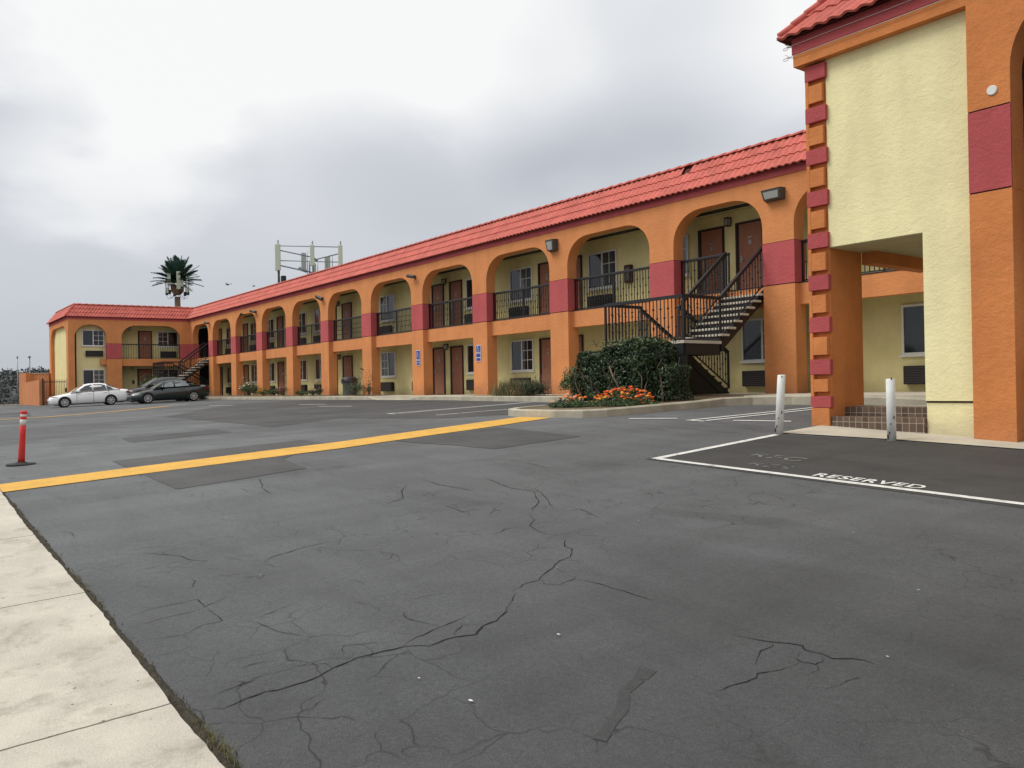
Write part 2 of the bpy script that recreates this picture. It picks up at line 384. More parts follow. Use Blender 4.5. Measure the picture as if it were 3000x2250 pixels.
# darker repair patches (world outlines)
rest('patch',[(-15.4,-5.8),(-6,-10.9),(4.4,-11.4),(2.9,-9.2),(6.3,-8.3),(6.85,-7.0),(6.85,-3.6),(3.5,-3.0),(.3,-2.6),(-2.6,-2.1),(-15,-2.1)],.004,ASPH_D,jit=.03)
rest('patch',[(3.6,-12.37),(4.1,-14.33),(5.6,-14.46),(4.95,-12.48)],.004,ASPH_D,jit=.03)
rest('patch',[(9.0,-15.5),(12.2,-15.5),(11.87,-13.9),(10.84,-13.78),(9.44,-12.55),(8.6,-12.54)],.004,ASPH_D,jit=.02)
rest('patch',[(10.2,-11.7),(12.2,-11.25),(12.0,-9.5),(9.75,-9.4)],.004,ASPH_D,jit=.02)
rest('patch',[(14.3,-10.5),(14.0,-7.36),(15.6,-6.93),(17.1,-6.78),(24,-6.3),(24,-10.4),(18.4,-10.25)],.004,ASPH_N)
rest('patch',[(-30,-15.5),(-22,-15.8),(-16,-13.3),(-24,-12.5)],.004,ASPH_D,jit=.05)
# cracks
CR=mat('crack_shadow',(.012,.012,.012),rough=1)
CRACKS=[(9,[(17.82,-16.91),(17.87,-16.85),(17.83,-16.75),(17.81,-16.65),(17.83,-16.59),(17.83,-16.46),(17.81,-16.39),(17.76,-16.3),(17.73,-16.14),(17.72,-16.01),(17.74,-15.89),(17.83,-15.79),(17.8,-15.62),(17.83,-15.53),(17.75,-15.41),(17.74,-15.31),(17.66,-15.17),(17.55,-15.05)]),(5,[(17.74,-15.89),(17.68,-15.78),(17.66,-15.7),(17.62,-15.59),(17.59,-15.48),(17.56,-15.34)]),(5,[(17.8,-15.62),(17.72,-15.56),(17.68,-15.49),(17.75,-15.41)]),(4,[(16.28,-16.92),(16.25,-16.81),(16.23,-16.69),(16.22,-16.48),(16.33,-16.5),(16.41,-16.49),(16.33,-16.36),(16.34,-16.25)]),(4,[(16.48,-16.93),(16.47,-16.82),(16.45,-16.69),(16.45,-16.59),(16.41,-16.49)]),(4,[(16.74,-16.93),(16.77,-16.83),(16.81,-16.73),(16.94,-16.72)]),(4,[(17.02,-16.92),(17.02,-16.82),(16.99,-16.73)]),(4,[(17.19,-16.92),(17.19,-16.81)]),(4,[(16.41,-16.49),(16.58,-16.5),(16.72,-16.49),(16.72,-16.59),(16.81,-16.73)]),(4,[(16.83,-16.38),(16.79,-16.29),(16.73,-16.17),(16.69,-16.02)]),(3,[(16.83,-16.38),(16.88,-16.35),(17.09,-16.31),(17.2,-16.26),(17.29,-16.21)]),(5,[(14.77,-16.45),(14.91,-16.37),(15.09,-16.27),(15.27,-16.24),(15.36,-16.15),(15.41,-16.28)]),(4,[(14.65,-16.55),(14.62,-16.41),(14.76,-16.19)]),(5,[(15.41,-16.01),(15.4,-15.89),(15.43,-15.8)]),(5,[(15.68,-15.87),(15.58,-15.75),(15.5,-15.55),(15.46,-15.43),(15.44,-15.28),(15.52,-15.17)]),(5,[(15.61,-16.89),(15.6,-16.79)]),(6,[(14.89,-16.72),(14.89,-16.61)]),(5,[(15.08,-16.75),(15.06,-16.64)]),(4,[(15.39,-16.61),(15.45,-16.49),(15.46,-16.37)]),(4,[(15.82,-16.24),(15.84,-16.08),(15.85,-15.98)]),(5,[(13.5,-16.83),(13.66,-16.76),(13.9,-16.78)]),(4,[(15.68,-16.37),(15.82,-16.37),(15.94,-16.43),(15.96,-16.48)]),(3,[(17.64,-16.18),(17.58,-16.17),(17.53,-16.13),(17.57,-16.05),(17.63,-15.91)]),(4,[(17.48,-16.66),(17.46,-16.62),(17.46,-16.54),(17.48,-16.46)]),(5,[(17.73,-16.86),(17.68,-16.8),(17.66,-16.69),(17.64,-16.63),(17.6,-16.58)]),(4,[(17.6,-16.45),(17.64,-16.37),(17.68,-16.31),(17.76,-16.3)]),(3,[(17.29,-15.6),(17.3,-15.65),(17.38,-15.67),(17.52,-15.62),(17.62,-15.59)]),(4,[(17.11,-15.52),(17.12,-15.37),(17.16,-15.23)]),(3,[(16.41,-15.6),(16.59,-15.55),(16.68,-15.55)]),(7,[(17.57,-15.09),(17.54,-15.03),(17.43,-14.92)]),(6,[(17.39,-14.93),(17.33,-14.79),(17.32,-14.65),(17.23,-14.52),(17.14,-14.38),(17.06,-14.25),(17.04,-14.14),(16.88,-13.98),(16.8,-13.98),(16.64,-13.84),(16.56,-13.83)]),(5,[(17.3,-14.63),(17.4,-14.67),(17.48,-14.61),(17.44,-14.47),(17.37,-14.4)]),(5,[(17.14,-14.38),(17.27,-14.41),(17.37,-14.39)]),(6,[(17.45,-14.48),(17.51,-14.44),(17.63,-14.41),(17.74,-14.42),(17.88,-14.41),(17.99,-14.41),(18.1,-14.41)]),(5,[(15.71,-13.46),(15.95,-13.6),(16.09,-13.77),(16.26,-13.81),(16.44,-13.85)]),(4,[(16.85,-14.52),(16.91,-14.44),(16.94,-14.34)]),(7,[(18.7,-14.51),(18.81,-14.47),(18.91,-14.44),(18.97,-14.39),(19.04,-14.37),(19.09,-14.41),(19.16,-14.39),(19.23,-14.4),(19.3,-14.34),(19.35,-14.31),(19.42,-14.31)]),(5,[(19.19,-14.41),(19.23,-14.47),(19.22,-14.52),(19.16,-14.55),(19.12,-14.51),(19.08,-14.52)]),(4,[(19.12,-14.51),(19.08,-14.43)]),(3,[(18.91,-14.44),(18.95,-14.48),(18.96,-14.57),(19.01,-14.68),(19.04,-14.76)]),(5,[(19.17,-14.55),(19.17,-14.65),(19.14,-14.75),(19.11,-14.81),(19.14,-14.86),(19.13,-14.92),(19.11,-15.02),(19.12,-15.07),(19.12,-15.16)]),(4,[(19.22,-14.52),(19.27,-14.57),(19.26,-14.66)]),(3,[(19.44,-14.48),(19.42,-14.52),(19.41,-14.64),(19.4,-14.74)]),(3,[(18.8,-14.71),(18.8,-14.62)]),(8,[(13.7,-13.55),(14.01,-13.78),(14.34,-13.94),(14.41,-14.11),(14.48,-14.26)]),(8,[(13.56,-13.25),(13.96,-13.28),(14.26,-13.26),(14.56,-13.21)]),(6,[(12.82,-12.1),(12.96,-11.77),(13.43,-11.7)]),(7,[(14.81,-12.69),(15.25,-12.88),(15.71,-13.18)]),(7,[(13.96,-12.7),(14.66,-12.85),(14.95,-12.81),(15.39,-13.08),(15.7,-13.41)]),(7,[(12.11,-14.56),(12.78,-14.78),(13.23,-14.84)]),(6,[(15.88,-13.21),(15.88,-13.0),(16.31,-13.15)]),(6,[(13.43,-11.7),(13.91,-11.77),(13.99,-11.51)]),(7,[(14.89,-13.83),(15.27,-13.86),(15.28,-13.64)]),(7,[(16.15,-14.19),(16.05,-13.97),(16.09,-13.83)])]
b=MB()
for w,pts in CRACKS:
    Q=[]; wlk=0
    for i in range(len(pts)-1):
        p=Vector(pts[i]); q=Vector(pts[i+1]); n=max(2,int((q-p).length/.045)); d=(q-p); nn=Vector((-d.y,d.x)).normalized() if d.length>0 else Vector((0,1))
        for k in range(n):
            t=k/n; wlk=wlk*.72+random.gauss(0,.0055); Q.append(p+d*t+nn*wlk)
    Q.append(Vector(pts[-1])); n=len(Q); ww=w*.00040+.0012
    vs=[];fs=[]
    for i,q in enumerate(Q):
        d=(Q[min(i+1,n-1)]-Q[max(i-1,0)]); nn=Vector((-d.y,d.x)); nn=nn.normalized() if nn.length>0 else Vector((0,1))
        e=min(1,(i+.3)/4,(n-i-.7)/4); h=ww*e*random.uniform(.45,1.25)
        for s_ in (-1,1):
            p=q+nn*h*s_; vs.append((p.x,p.y,gh(p.x,p.y)+.003))
    fs=[(2*i,2*i+1,2*i+3,2*i+2) for i in range(n-1)]
    b.add(vs,fs)
ck=b.build('cracks',CR); ck['kind']='structure'
# painted markings
def yellow_mat():
    m=mat('yellow_road_paint',(.66,.37,.06),rough=.7,var=.13,vscale=4,fine=.12,fscale=60); return m
YEL=yellow_mat(); wear(YEL,.56,.74,(.20,.14,.06),5,.6)
rest('yellow_line',[(7.95,-7.52),(8.9,-7.46),(9.6,-9.6),(10.38,-12.7),(10.98,-17.0),(10.32,-17.0),(9.5,-12.3),(8.6,-9.4)],.008,YEL,step=.5,jit=.006)
def strip(name,m,pts,w,off=.009,jit=.004,close=False):
    P=[Vector(p) for p in pts]; out=[];inn=[]
    for i,p in enumerate(P):
        a=P[max(i-1,0)]; c=P[min(i+1,len(P)-1)]
        d1=(p-a).normalized() if i>0 else (c-p).normalized(); d2=(c-p).normalized() if i<len(P)-1 else d1
        n1=Vector((-d1.y,d1.x)); n2=Vector((-d2.y,d2.x)); n=(n1+n2).normalized(); s_=w/2/max(.3,n.dot(n1))
        out.append(p+n*s_); inn.append(p-n*s_)
    poly=[tuple(p) for p in out]+[tuple(p) for p in reversed(inn)]
    return drape(name,m,poly,off,jit=jit)
strip('yellow_line',YEL,[(-13.7,-14.8),(-13.6,-12.2),(-18.8,-7.5)] if False else [(-14.3,-16.4),(-13.7,-13.2),(-15.6,-10.4),(-19.3,-7.2)],.34)
strip('white_line',WHITEP,[(22.5,-9.95),(18.4,-10.1),(14.42,-10.38)],.105)
strip('white_line',WHITEP,[(14.38,-10.42),(14.07,-7.45)],.105)
for a in ([(2.68,-7.7),(2.38,-2.95)],[(2.98,-7.6),(2.62,-2.95)],[(2.62,-7.72),(3.05,-7.72)],[(5.0,-7.72),(4.99,-5.57)],
          [(11.72,-6.62),(12.0,-3.3)],[(12.0,-6.55),(12.26,-3.3)],[(11.66,-6.66),(12.06,-6.66)]):
    strip('white_line',WHITEP,a,.09)
for (x0,y0,x1,y1) in ((10.55,-6.98,11.3,-6.5),(12.35,-6.25,13.2,-5.8),(-9,-5.2,-7.2,-4.9),(-5.6,-5.9,-3.8,-5.5),(-15.5,-6.6,-13.5,-6.2),(-21,-6.8,-19.6,-6.4)):
    strip('white_line',WHITEP,[(x0,y0),(x1,y1)],.12)
# stencilled words
def words(txt,size,x,y,rot,m,sx=1.,off=.010,weight=.0,eat=0,seed=1):
    cu=bpy.data.curves.new('word_mark','FONT'); cu.body=txt; cu.size=size; cu.offset=weight; cu.space_character=1.12
    ob=bpy.data.objects.new('word_tmp',cu); COL.objects.link(ob); bpy.context.view_layer.update()
    dg=bpy.context.evaluated_depsgraph_get(); me=bpy.data.meshes.new_from_object(ob.evaluated_get(dg)); bpy.data.objects.remove(ob)
    import bmesh
    bm=bmesh.new(); bm.from_mesh(me)
    xs=[v.co.x for v in bm.verts]; 
    if eat:
        q=random.Random(seed)
        bmesh.ops.triangulate(bm,faces=bm.faces[:]); bmesh.ops.subdivide_edges(bm,edges=bm.edges[:],cuts=3,use_grid_fill=True)
        kill=[f for f in bm.faces if q.random()<eat or math.sin(f.calc_center_median().x*17)*math.sin(f.calc_center_median().y*31+1)>.25]
        bmesh.ops.delete(bm,geom=kill,context='FACES')
    c,s_=math.cos(rot),math.sin(rot)
    for v in bm.verts:
        X=v.co.x*sx; Y=v.co.y
        v.co=Vector((x+X*c-Y*s_,y+X*s_+Y*c,0)); v.co.z=gh(v.co.x,v.co.y)+off
    bm.to_mesh(me); bm.free(); me.materials.clear(); me.materials.append(m)
    o=bpy.data.objects.new('painted_word',me); COL.objects.link(o); o['kind']='structure'; return o
words('RESERVED',.27,16.36,-10.13,.075,WHITEP,sx=.86,weight=.006)
WFADE=mat('faded_road_paint',(.21,.21,.20),rough=.8,var=.25,vscale=14)
words('REG',.40,15.02,-9.45,.05,WFADE,sx=.92,eat=.25,weight=.002)
words('RES',.36,15.42,-10.03,.05,WFADE,sx=.9,eat=.45,seed=3)
# litter
LIT=mat('pale_litter',(.7,.69,.64),rough=.8)
b=MB()
for (x,y,s_) in ((18.15,-16.05,.02),(18.5,-16.0,.035),(18.15,-15.2,.03),(19.4,-14.2,.02),(19.0,-13.1,.02),(18.0,-12.1,.02),(16.6,-13.0,.018),(15.1,-15.0,.018),(20.1,-14.0,.02),(18.9,-11.3,.018),(17.2,-14.4,.015),(16.0,-16.0,.014)):
    a=random.random()*3; pts=[(x+s_*.5*r*math.cos(a+t),y+s_*.5*r*.55*math.sin(a+t),gh(x,y)+.012) for t,r in ((0,1),(1,.7),(2,1),(3.1,.8),(4.2,.9),(5.3,.6))]
    b.poly(pts)
lt=b.build('litter',LIT); tag(lt,'tiny white scraps of litter scattered over the dark asphalt','litter',kind='stuff')
# oil stain drip
STAIN=asphalt('oil_stain',(.047,.0475,.048),(.052,.053,.0535),speck=.1)
strip('stain',STAIN,[(18.80,-15.28),(18.86,-15.42),(18.96,-15.55),(19.02,-15.66),(19.10,-15.80)],.055,off=.0025,jit=.010)
drape('stain',STAIN,[(18.70,-15.17),(18.80,-15.14),(18.83,-15.25),(18.77,-15.30)],.002,jit=.02)
# ------------------------------------------------------------------ walkway, kerbs, island
KERB=[(-41.0,-2.4),(-33,-2.25),(-16,-2.05),(-2.9,-2.0),(-2.2,-2.2),(.5,-2.36),(3.5,-2.75),(6.55,-3.2),(6.85,-3.55),(6.93,-6.5),(7.0,-6.95),(7.2,-7.26),(7.6,-7.42),(8.3,-7.47),(8.95,-7.42),(9.5,-7.2),(9.78,-6.8),(9.86,-5.8),(9.92,-4.7),(10.02,-3.5),(10.35,-3.0),(11.1,-2.68),(13,-2.62),(20,-2.62)]
def offs(P,d):
    P=[Vector(p) for p in P]; out=[]
    for i,p in enumerate(P):
        a=P[max(i-1,0)]; c=P[min(i+1,len(P)-1)]
        d1=(p-a).normalized() if i>0 else (c-p).normalized(); d2=(c-p).normalized() if i<len(P)-1 else d1
        n1=Vector((-d1.y,d1.x)); n2=Vector((-d2.y,d2.x)); n=(n1+n2).normalized(); out.append(p+n*(d/max(.4,n.dot(n1))))
    return out
def ktop(x,y):   # kerb top height
    z=gh(x,y)+.155
    if y>-2.7 and x<-2: z=0.0
    t=max(0,min(1,(y+4.2)/1.5)); 
    return z*(1-t)+max(z,min(0,z+.06))*t if x>-2 else z
b=MB(); fine=[]
for i in range(len(KERB)-1):
    p=Vector(KERB[i]); q=Vector(KERB[i+1]); n=max(1,int((q-p).length/.4))
    for k in range(n): fine.append(tuple(p.lerp(q,k/n)))
fine.append(KERB[-1])
inn=offs(fine,.16)
rings=[]
for p,q in zip(fine,inn):
    zt=ktop(*p); zg=gh(*p)-.1
    # a dropped kerb ramp in front of the first sign column
    drop=max(0,min(1,min(p[0]+9.4,-5.6-p[0])/.6)) if -9.4<p[0]<-5.6 else 0
    zt-=drop*.11
    j=random.uniform(-.006,.006)
    d=Vector((p[0]-q.x,p[1]-q.y)).normalized()
    rings.append([(p[0],p[1],zg),(p[0]+j,p[1]+j,zt-.025),(p[0]-d.x*.025,p[1]-d.y*.025,zt+j*.4),(q.x,q.y,zt+j*.4),(q.x,q.y,zg)])
b.rings(rings,True,True,0,False,closed=False)
kb=b.build('kerb',CURB); kb['kind']='structure'
# walkway slab
b=MB()
b.box(-50,-2.95,-1.9,1.52,-.3,0.0); b.box(-2.95,20,-1.25,1.52,-.3,.001); b.box(9.75,20,-2.5,-1.25,-.3,0.0); 
b.box(-41.2,-36.6,-2.3,-1.9,-.3,-.002)
wk=b.build('walkway',CONC); wk['kind']='structure'
rampm=mat('yellow_warning_pad',(.70,.42,.07),rough=.8,var=.12,vscale=8)
b=MB(); b.add([(-8.9,-1.86,-.09),(-6.1,-1.86,-.09),(-6.4,-.9,.006),(-8.6,-.9,.006)],[(0,1,2,3)]); b.add([(-8.9,-1.86,-.09),(-8.6,-.9,.006),(-8.9,-.9,.006)],[(0,1,2)])
rp=b.build('warning_pad',rampm); rp['kind']='structure'
# planter soil: island
isl=[(6.9,-3.3),(7.08,-6.5),(7.15,-6.9),(7.35,-7.15),(7.7,-7.27),(8.3,-7.3),(8.9,-7.26),(9.35,-7.08),(9.6,-6.75),(9.7,-5.8),(9.76,-4.7),(9.85,-3.5),(9.7,-2.6),(9.7,-1.25),(-2.85,-1.25),(-2.85,-1.85),(-2.1,-2.05),(.5,-2.2),(3.5,-2.6),(6.5,-3.05)]
drape('planter_soil',SOIL,isl,.125,step=.35)
b=MB()
for (x0,x1) in ((-35.5,-15),(-13.0,-10.4)):
    n=int((x1-x0)/.4); ys=(-1.55,-1.1,-.6,-.1)
    vs=[(x0+i*.4,y,.015+.05*random.random()*(1 if 0<j<3 else 0)) for i in range(n+1) for j,y in enumerate(ys)]
    b.add(vs,[(i*4+j,(i+1)*4+j,(i+1)*4+j+1,i*4+j+1) for i in range(n) for j in range(3)],0,True)
b.build('soil',SOIL)['kind']='structure'
# ------------------------------------------------------------------ motel
P=4.6; CW=.92; B2=2.75; BT=3.83; AZ=5.12; FZ=5.47; EZ=5.665
XL=-41.15; DL=R(5.206); YC=0
motel=thing('motel_building','long two storey orange and yellow motel with an arched upper gallery and red tile roof','motel',(0,0,0))
LWM=Matrix(((math.sin(DL),-math.cos(DL),0,XL),(math.cos(DL),math.sin(DL),0,0),(0,0,1,0),(0,0,0,1)))
ID=Matrix.Identity(4)
def bld(mb,name,m,M=ID,parent=motel,label=None):
    o=mb.xf(M).build(name,m,parent)
    if label: o['label']=label
    return o
def arch_curve(x0,x1,zs=4.2,zt=AZ,rx=1.05,n=12):
    pts=[]; rx=min(rx,(x1-x0)/2)
    for k in range(n+1):
        t=math.pi/2*k/n; pts.append((x0+rx-rx*math.cos(t)**.92,zs+(zt-zs)*math.sin(t)**.92))
    for k in range(n,-1,-1):
        t=math.pi/2*k/n; pts.append((x1-rx+rx*math.cos(t)**.92,zs+(zt-zs)*math.sin(t)**.92))
    return pts
def arcade(mb,solids,opens,z0,ztop,y0,y1,zs=4.2,zt=AZ,rx=1.05):
    """upper wall: solids are (x0,x1) pieces, opens (x0,x1) arches"""
    for a,c in solids: mb.box(a,c,y0,y1,z0,ztop)
    for a,c in opens:
        C_=arch_curve(a,c,zs,zt,rx)
        vs=[];fs=[]
        pts=C_
        # soffit and jambs
        for (x,z) in pts: vs+= [(x,y0,z),(x,y1,z)]
        for i in range(len(pts)-1): fs.append((2*i,2*i+1,2*i+3,2*i+2))
        mb.add(vs,fs)
        vs=[];fs=[]
        for (x,z) in C_: vs+= [(x,y0,z),(x,y0,ztop),(x,y1,z),(x,y1,ztop)]
        for i in range(len(C_)-1):
            k=4*i; fs+= [(k,k+4,k+5,k+1),(k+2,k+3,k+7,k+6)]
        mb.add(vs,fs)
        # side strips between z0 and zs belong to the solids
    return mb
cols=[k*P for k in range(-8,2)]+[8.52,13.7,18.3]
# long wing arcade
mb=MB(); sol=[(XL,-40.45)]+[(x,x+CW) for x in cols]; op=[(-40.45,cols[0])]+[(cols[i]+CW,cols[i+1]) for i in range(len(cols)-1)]
arcade(mb,sol,op,BT,FZ,0,.4); bld(mb,'arcade_wall',ORANGE)
mb=MB(); mb.box(XL+.02,19.3,-.025,.40,FZ,EZ+.02); bld(mb,'fascia',MAROON)
for i,x in enumerate([XL-.0]+cols):
    w=CW if i else .70
    mb=MB(); mb.box(x,x+w,.002 if i else .05,.45,-.02,B2-.012); c=bld(mb,'column',ORANGE)
    mb=MB(); mb.box(x-.004,x+w+.004,-.004,.452,B2+.012,BT-.012); bld(mb,'column_band',MAROON,parent=c)
    mb=MB(); 
    for z in (B2,BT): mb.box(x+.004,x+w-.004,.006,.445,z-.014,z+.014)
    bld(mb,'groove',GROOVE,parent=c)
mb=MB()
for i in range(len(cols)-1): mb.box(cols[i]+CW,cols[i+1],.2,.44,2.22,B2)
mb.box(-40.45,cols[0],.2,.44,2.22,B2); bld(mb,'deck_beam',ORANGE)
mb=MB(); mb.box(XL-6,19.3,.44,1.5,2.52,B2-.004); bld(mb,'gallery_deck',CEIL)
mb=MB(); mb.box(XL-6,19.3,.40,1.5,5.2,5.3); bld(mb,'gallery_ceiling',CEIL)
mb=MB(); mb.box(-40,19,.85,.93,5.17,5.2); mb.box(-40,19,1.05,1.09,5.17,5.2); bld(mb,'ceiling_trim',IRON)
mb=MB(); mb.box(-41.2,20,1.5,9.5,-.1,5.5); bld(mb,'wall',YELLOW_SHADED)
mb=MB(); mb.box(-48.5,-41.2,1.52,1.6,0,5.2); bld(mb,'corridor_shade_panel',DARK)  # solid black panel; the unlit corridor's shade is put into its colour
# windows, doors, air conditioners
def window(M,x0,x1,z0,z1,y,flip=False,grid=True,curt=False,name='window'):
    f=.055; mb=MB(); xm=(x0+x1)/2
    for a in ((x0,x1,z0,z0+f),(x0,x1,z1-f,z1),(x0,x0+f,z0+f,z1-f),(x1-f,x1,z0+f,z1-f),(xm-.028,xm+.028,z0+f,z1-f)):
        mb.box(a[0],a[1],y-.05,y-.002,a[2],a[3])
    mb.box(x0-.05,x1+.05,y-.075,y-.002,z0-.045,z0-.002)
    w=bld(mb,name,WHITEF,M)
    a,c=(x0+f,xm-.028),(xm+.028,x1-f); dk,gl=(c,a) if flip else (a,c)
    mb=MB(); mb.box(dk[0],dk[1],y-.016,y-.003,z0+f,z1-f); bld(mb,'pane',GLASS,M,w)
    mb=MB(); mb.box(gl[0],gl[1],y-.028,y-.014,z0+f,z1-f); bld(mb,'pane',GLASSL if curt else GLASS,M,w)
    if grid:
        mb=MB(); gx=(gl[0]+gl[1])/2; mb.box(gx-.011,gx+.011,y-.036,y-.0285,z0+f,z1-f)
        for t in (1/3,2/3):
            z=z0+f+(z1-z0-2*f)*t; mb.box(gl[0],gl[1],y-.0355,y-.0290,z-.011,z+.011)
        bld(mb,'glazing_bars',WHITEF,M,w)
    return w
def door(M,x0,x1,z0,h,y,hinge=1,plate=True):
    f=.06; mb=MB(); mb.box(x0,x0+f,y-.05,y-.002,z0,z0+h); mb.box(x1-f,x1,y-.05,y-.002,z0,z0+h); mb.box(x0+f,x1-f,y-.05,y-.002,z0+h-f,z0+h); mb.box(x0+f,x0+f+.05,y-.03,y-.002,z0,z0+h-f)
    mb.box(x0,x1,y-.06,y-.002,z0,z0+.02)
    d=bld(mb,'door_frame',DOORF,M)
    mb=MB(); mb.box(x0+f+.05,x1-f,y-.022,y-.002,z0+.025,z0+h-f); p=bld(mb,'door',DOOR,M,d)
    mb=MB(); hx=x0+f+.13 if hinge>0 else x1-f-.08
    mb.box(hx-.03,hx+.03,y-.034,y-.0225,z0+.95,z0+1.15); mb.bar((hx,y-.07,z0+1.02),(hx+.11*hinge,y-.07,z0+1.02),.022); mb.bar((hx,y-.03,z0+1.02),(hx,y-.08,z0+1.02),.022)
    bld(mb,'handle',STEEL,M,d)
    if plate:
        mb=MB(); cx=(x0+x1)/2; mb.box(cx-.06,cx+.07,y-.026,y-.0225,z0+1.62,z0+1.66); mb.box(cx-.04,cx+.05,y-.026,y-.0225,z0+1.44,z0+1.56)
        bld(mb,'number_plate',STEEL,M,d)
    return d
def ac(M,x0,x1,z0,z1,y):
    mb=MB(); mb.cbox(x0,x1,y-.16,y-.002,z0,z1,.012); a=bld(mb,'air_conditioner',ACM,M)
    mb=MB(); n=7
    for k in range(n):
        z=z0+.05+(z1-z0-.1)*k/(n-1); mb.box(x0+.05,x1-.05,y-.170,y-.161,z-.011,z+.007)
    bld(mb,'grille',ACG,M,a); return a
def lamp(M,x,z,y):
    mb=MB(); mb.box(x-.05,x+.05,y-.04,y-.002,z-.05,z+.12); mb.box(x-.07,x+.07,y-.20,y-.04,z+.08,z+.12); l=bld(mb,'wall_lantern',IRON,M)
    mb=MB(); mb.box(x-.055,x+.055,y-.185,y-.06,z-.10,z+.078); bld(mb,'lamp_glass',LENS,M,l)
    mb=MB()
    for sx in (-.06,.06):
        for yy in (-.19,-.055): mb.bar((x+sx,y+yy,z-.11),(x+sx,y+yy,z+.08),.014)
    mb.box(x-.07,x+.07,y-.20,y-.045,z-.13,z-.105); bld(mb,'lamp_cage',IRON,M,l)
Y=1.5
# (kind, x0, x1, storeys)  measured along the back wall of the gallery
W=lambda x0,x1,l=True,u=True,fl=False,ct=False:('w',x0,x1,l,u,fl,ct)
items=[W(11.35,12.75),('d',13.4,14.35,1,1),W(6.70,8.1,True,False,ct=False),('d',5.2,6.15,0,1),('d',6.56,7.51,0,1),W(3.4,4.8,False,True,ct=True),W(.34,1.74,False,True,fl=False,ct=True),
 ('d',-.95,0.0,1,1),('d',-2.40,-1.45,1,1),W(-4.16,-2.76,True,True,ct=True),W(-7.20,-5.8,True,True,ct=True),('d',-8.47,-7.5,1,1),('d',-9.9,-8.93,1,1),W(-11.65,-10.25),
 W(-14.68,-13.28,True,True,True),('d',-18.95,-17.82,1,1),('d',-20.6,-19.62,1,1),W(-22.45,-21.1),W(-24.85,-23.6,True,True,True),('d',-28.05,-27.05,1,1),W(-29.75,-28.5,True,True,True),
 W(-32.65,-31.4),('d',-34.1,-33.15,1,1),W(-37.5,-36.2),('d',-39.4,-38.5,1,1)]
for it in items:
    if it[0]=='w':
        _,x0,x1,lo,up,fl,ct=it
        if lo: window(ID,x0,x1,.88,2.08,Y,fl,True,False); ac(ID,x0+.08,x0+1.2,.18,.62,Y)
        if up: window(ID,x0,x1,3.58,4.82,Y,fl,True,ct); ac(ID,x0+.05,x0+1.15,2.88,3.34,Y)
    else:
        _,x0,x1,lo,up=it
        if lo: door(ID,x0,x1,0.0,2.07,Y)
        if up: door(ID,x0,x1,B2,2.1,Y)
lamp(ID,-8.7,2.07,Y); lamp(ID,-8.78,4.9,Y); lamp(ID,-19.27,2.05,Y); lamp(ID,-19.3,4.9,Y); lamp(ID,6.36,4.92,Y)
EXTB=mat('dark_red_cabinet',(.06,.012,.012),rough=.4)
mb=MB(); mb.cbox(2.17,2.46,Y-.15,Y-.002,3.62,4.2,.015); o=bld(mb,'extinguisher_cabinet',EXTB)
mb=MB(); mb.box(2.22,2.41,Y-.158,Y-.1505,3.7,4.1); bld(mb,'cabinet_glass',GLASS,ID,o)
# gallery railings
def railing(M,x0,x1,zb=B2,y=.32,knuckles=True,step=.118,h=1.03,name='railing',parent=motel):
    mb=MB(); n=max(2,int((x1-x0)/step)); s_=(x1-x0)/n
    for k in range(1,n):
        x=x0+k*s_; mb.bar((x,y,zb+.085),(x,y,zb+h-.03),.019)
        if knuckles:
            zs=(.5,) if k%2 else (.27,.73)
            for t in zs:
                z=zb+.06+(h-.1)*t; mb.lathe([(.010,-.032),(.028,-.014),(.031,0),(.028,.014),(.010,.032)],(x,y,z),6)
    mb.box(x0,x1,y-.018,y+.018,zb+.055,zb+.085)
    mb.box((x0+x1)/2-.02,(x0+x1)/2+.02,y-.02,y+.02,zb,zb+h)
    mb.box(x0,x0+.04,y-.02,y+.02,zb,zb+h); mb.box(x1-.04,x1,y-.02,y+.02,zb,zb+h)
    r=bld(mb,name,IRON,M,parent)
    mb=MB(); mb.cbox(x0,x1,y-.045,y+.045,zb+h-.03,zb+h+.045,.012); bld(mb,'handrail',IRON,M,r); return r
for i in range(len(cols)-1):
    a,c=cols[i]+CW,cols[i+1]
    if i==len(cols)-4: c=7.22
    railing(ID,a,c,knuckles=i>=4)
# plinth strip dark line at deck edge
mb=MB()
for i in range(len(cols)-1): mb.box(cols[i]+CW+.002,cols[i+1]-.002,.19,.215,B2-.0,B2+.03)
bld(mb,'deck_edge',IRON)
# ---- left wing (local frame: x towards the inner corner, -y outward)
sx=-7.9
mb=MB(); arcade(mb,[(-.67,0),(-5.52,-4.56),(sx,sx+.40)],[(-4.56,-.67)],BT,FZ,0,.4)
arcade(mb,[],[(sx+.40,-5.52)],0,FZ,0,.4,zs=4.2,rx=1.0); mb.box(sx,sx+.40,0,.4,-.4,BT); bld(mb,'arcade_wall',ORANGE,LWM)
mb=MB(); mb.box(sx-.02,.0,-.025,.40,FZ,EZ+.02); bld(mb,'fascia',MAROON,LWM)
mb=MB(); mb.box(-5.52,-4.56,.002,.45,-.3,B2-.012); c=bld(mb,'column',ORANGE,LWM)
mb=MB(); mb.box(-5.524,-4.556,-.004,.452,B2+.012,BT-.012); bld(mb,'column_band',MAROON,LWM,c)
mb=MB(); mb.box(-5.516,-4.564,.006,.445,B2-.014,B2+.014); mb.box(-5.516,-4.564,.006,.445,BT-.014,BT+.014); bld(mb,'groove',GROOVE,LWM,c)
mb=MB(); mb.box(-.67,-.002,.002,.45,-.1,B2-.012); c=bld(mb,'column',ORANGE,LWM)
mb=MB(); mb.box(-.674,0,-.004,.452,B2+.012,BT-.012); bld(mb,'column_band',MAROON,LWM,c)
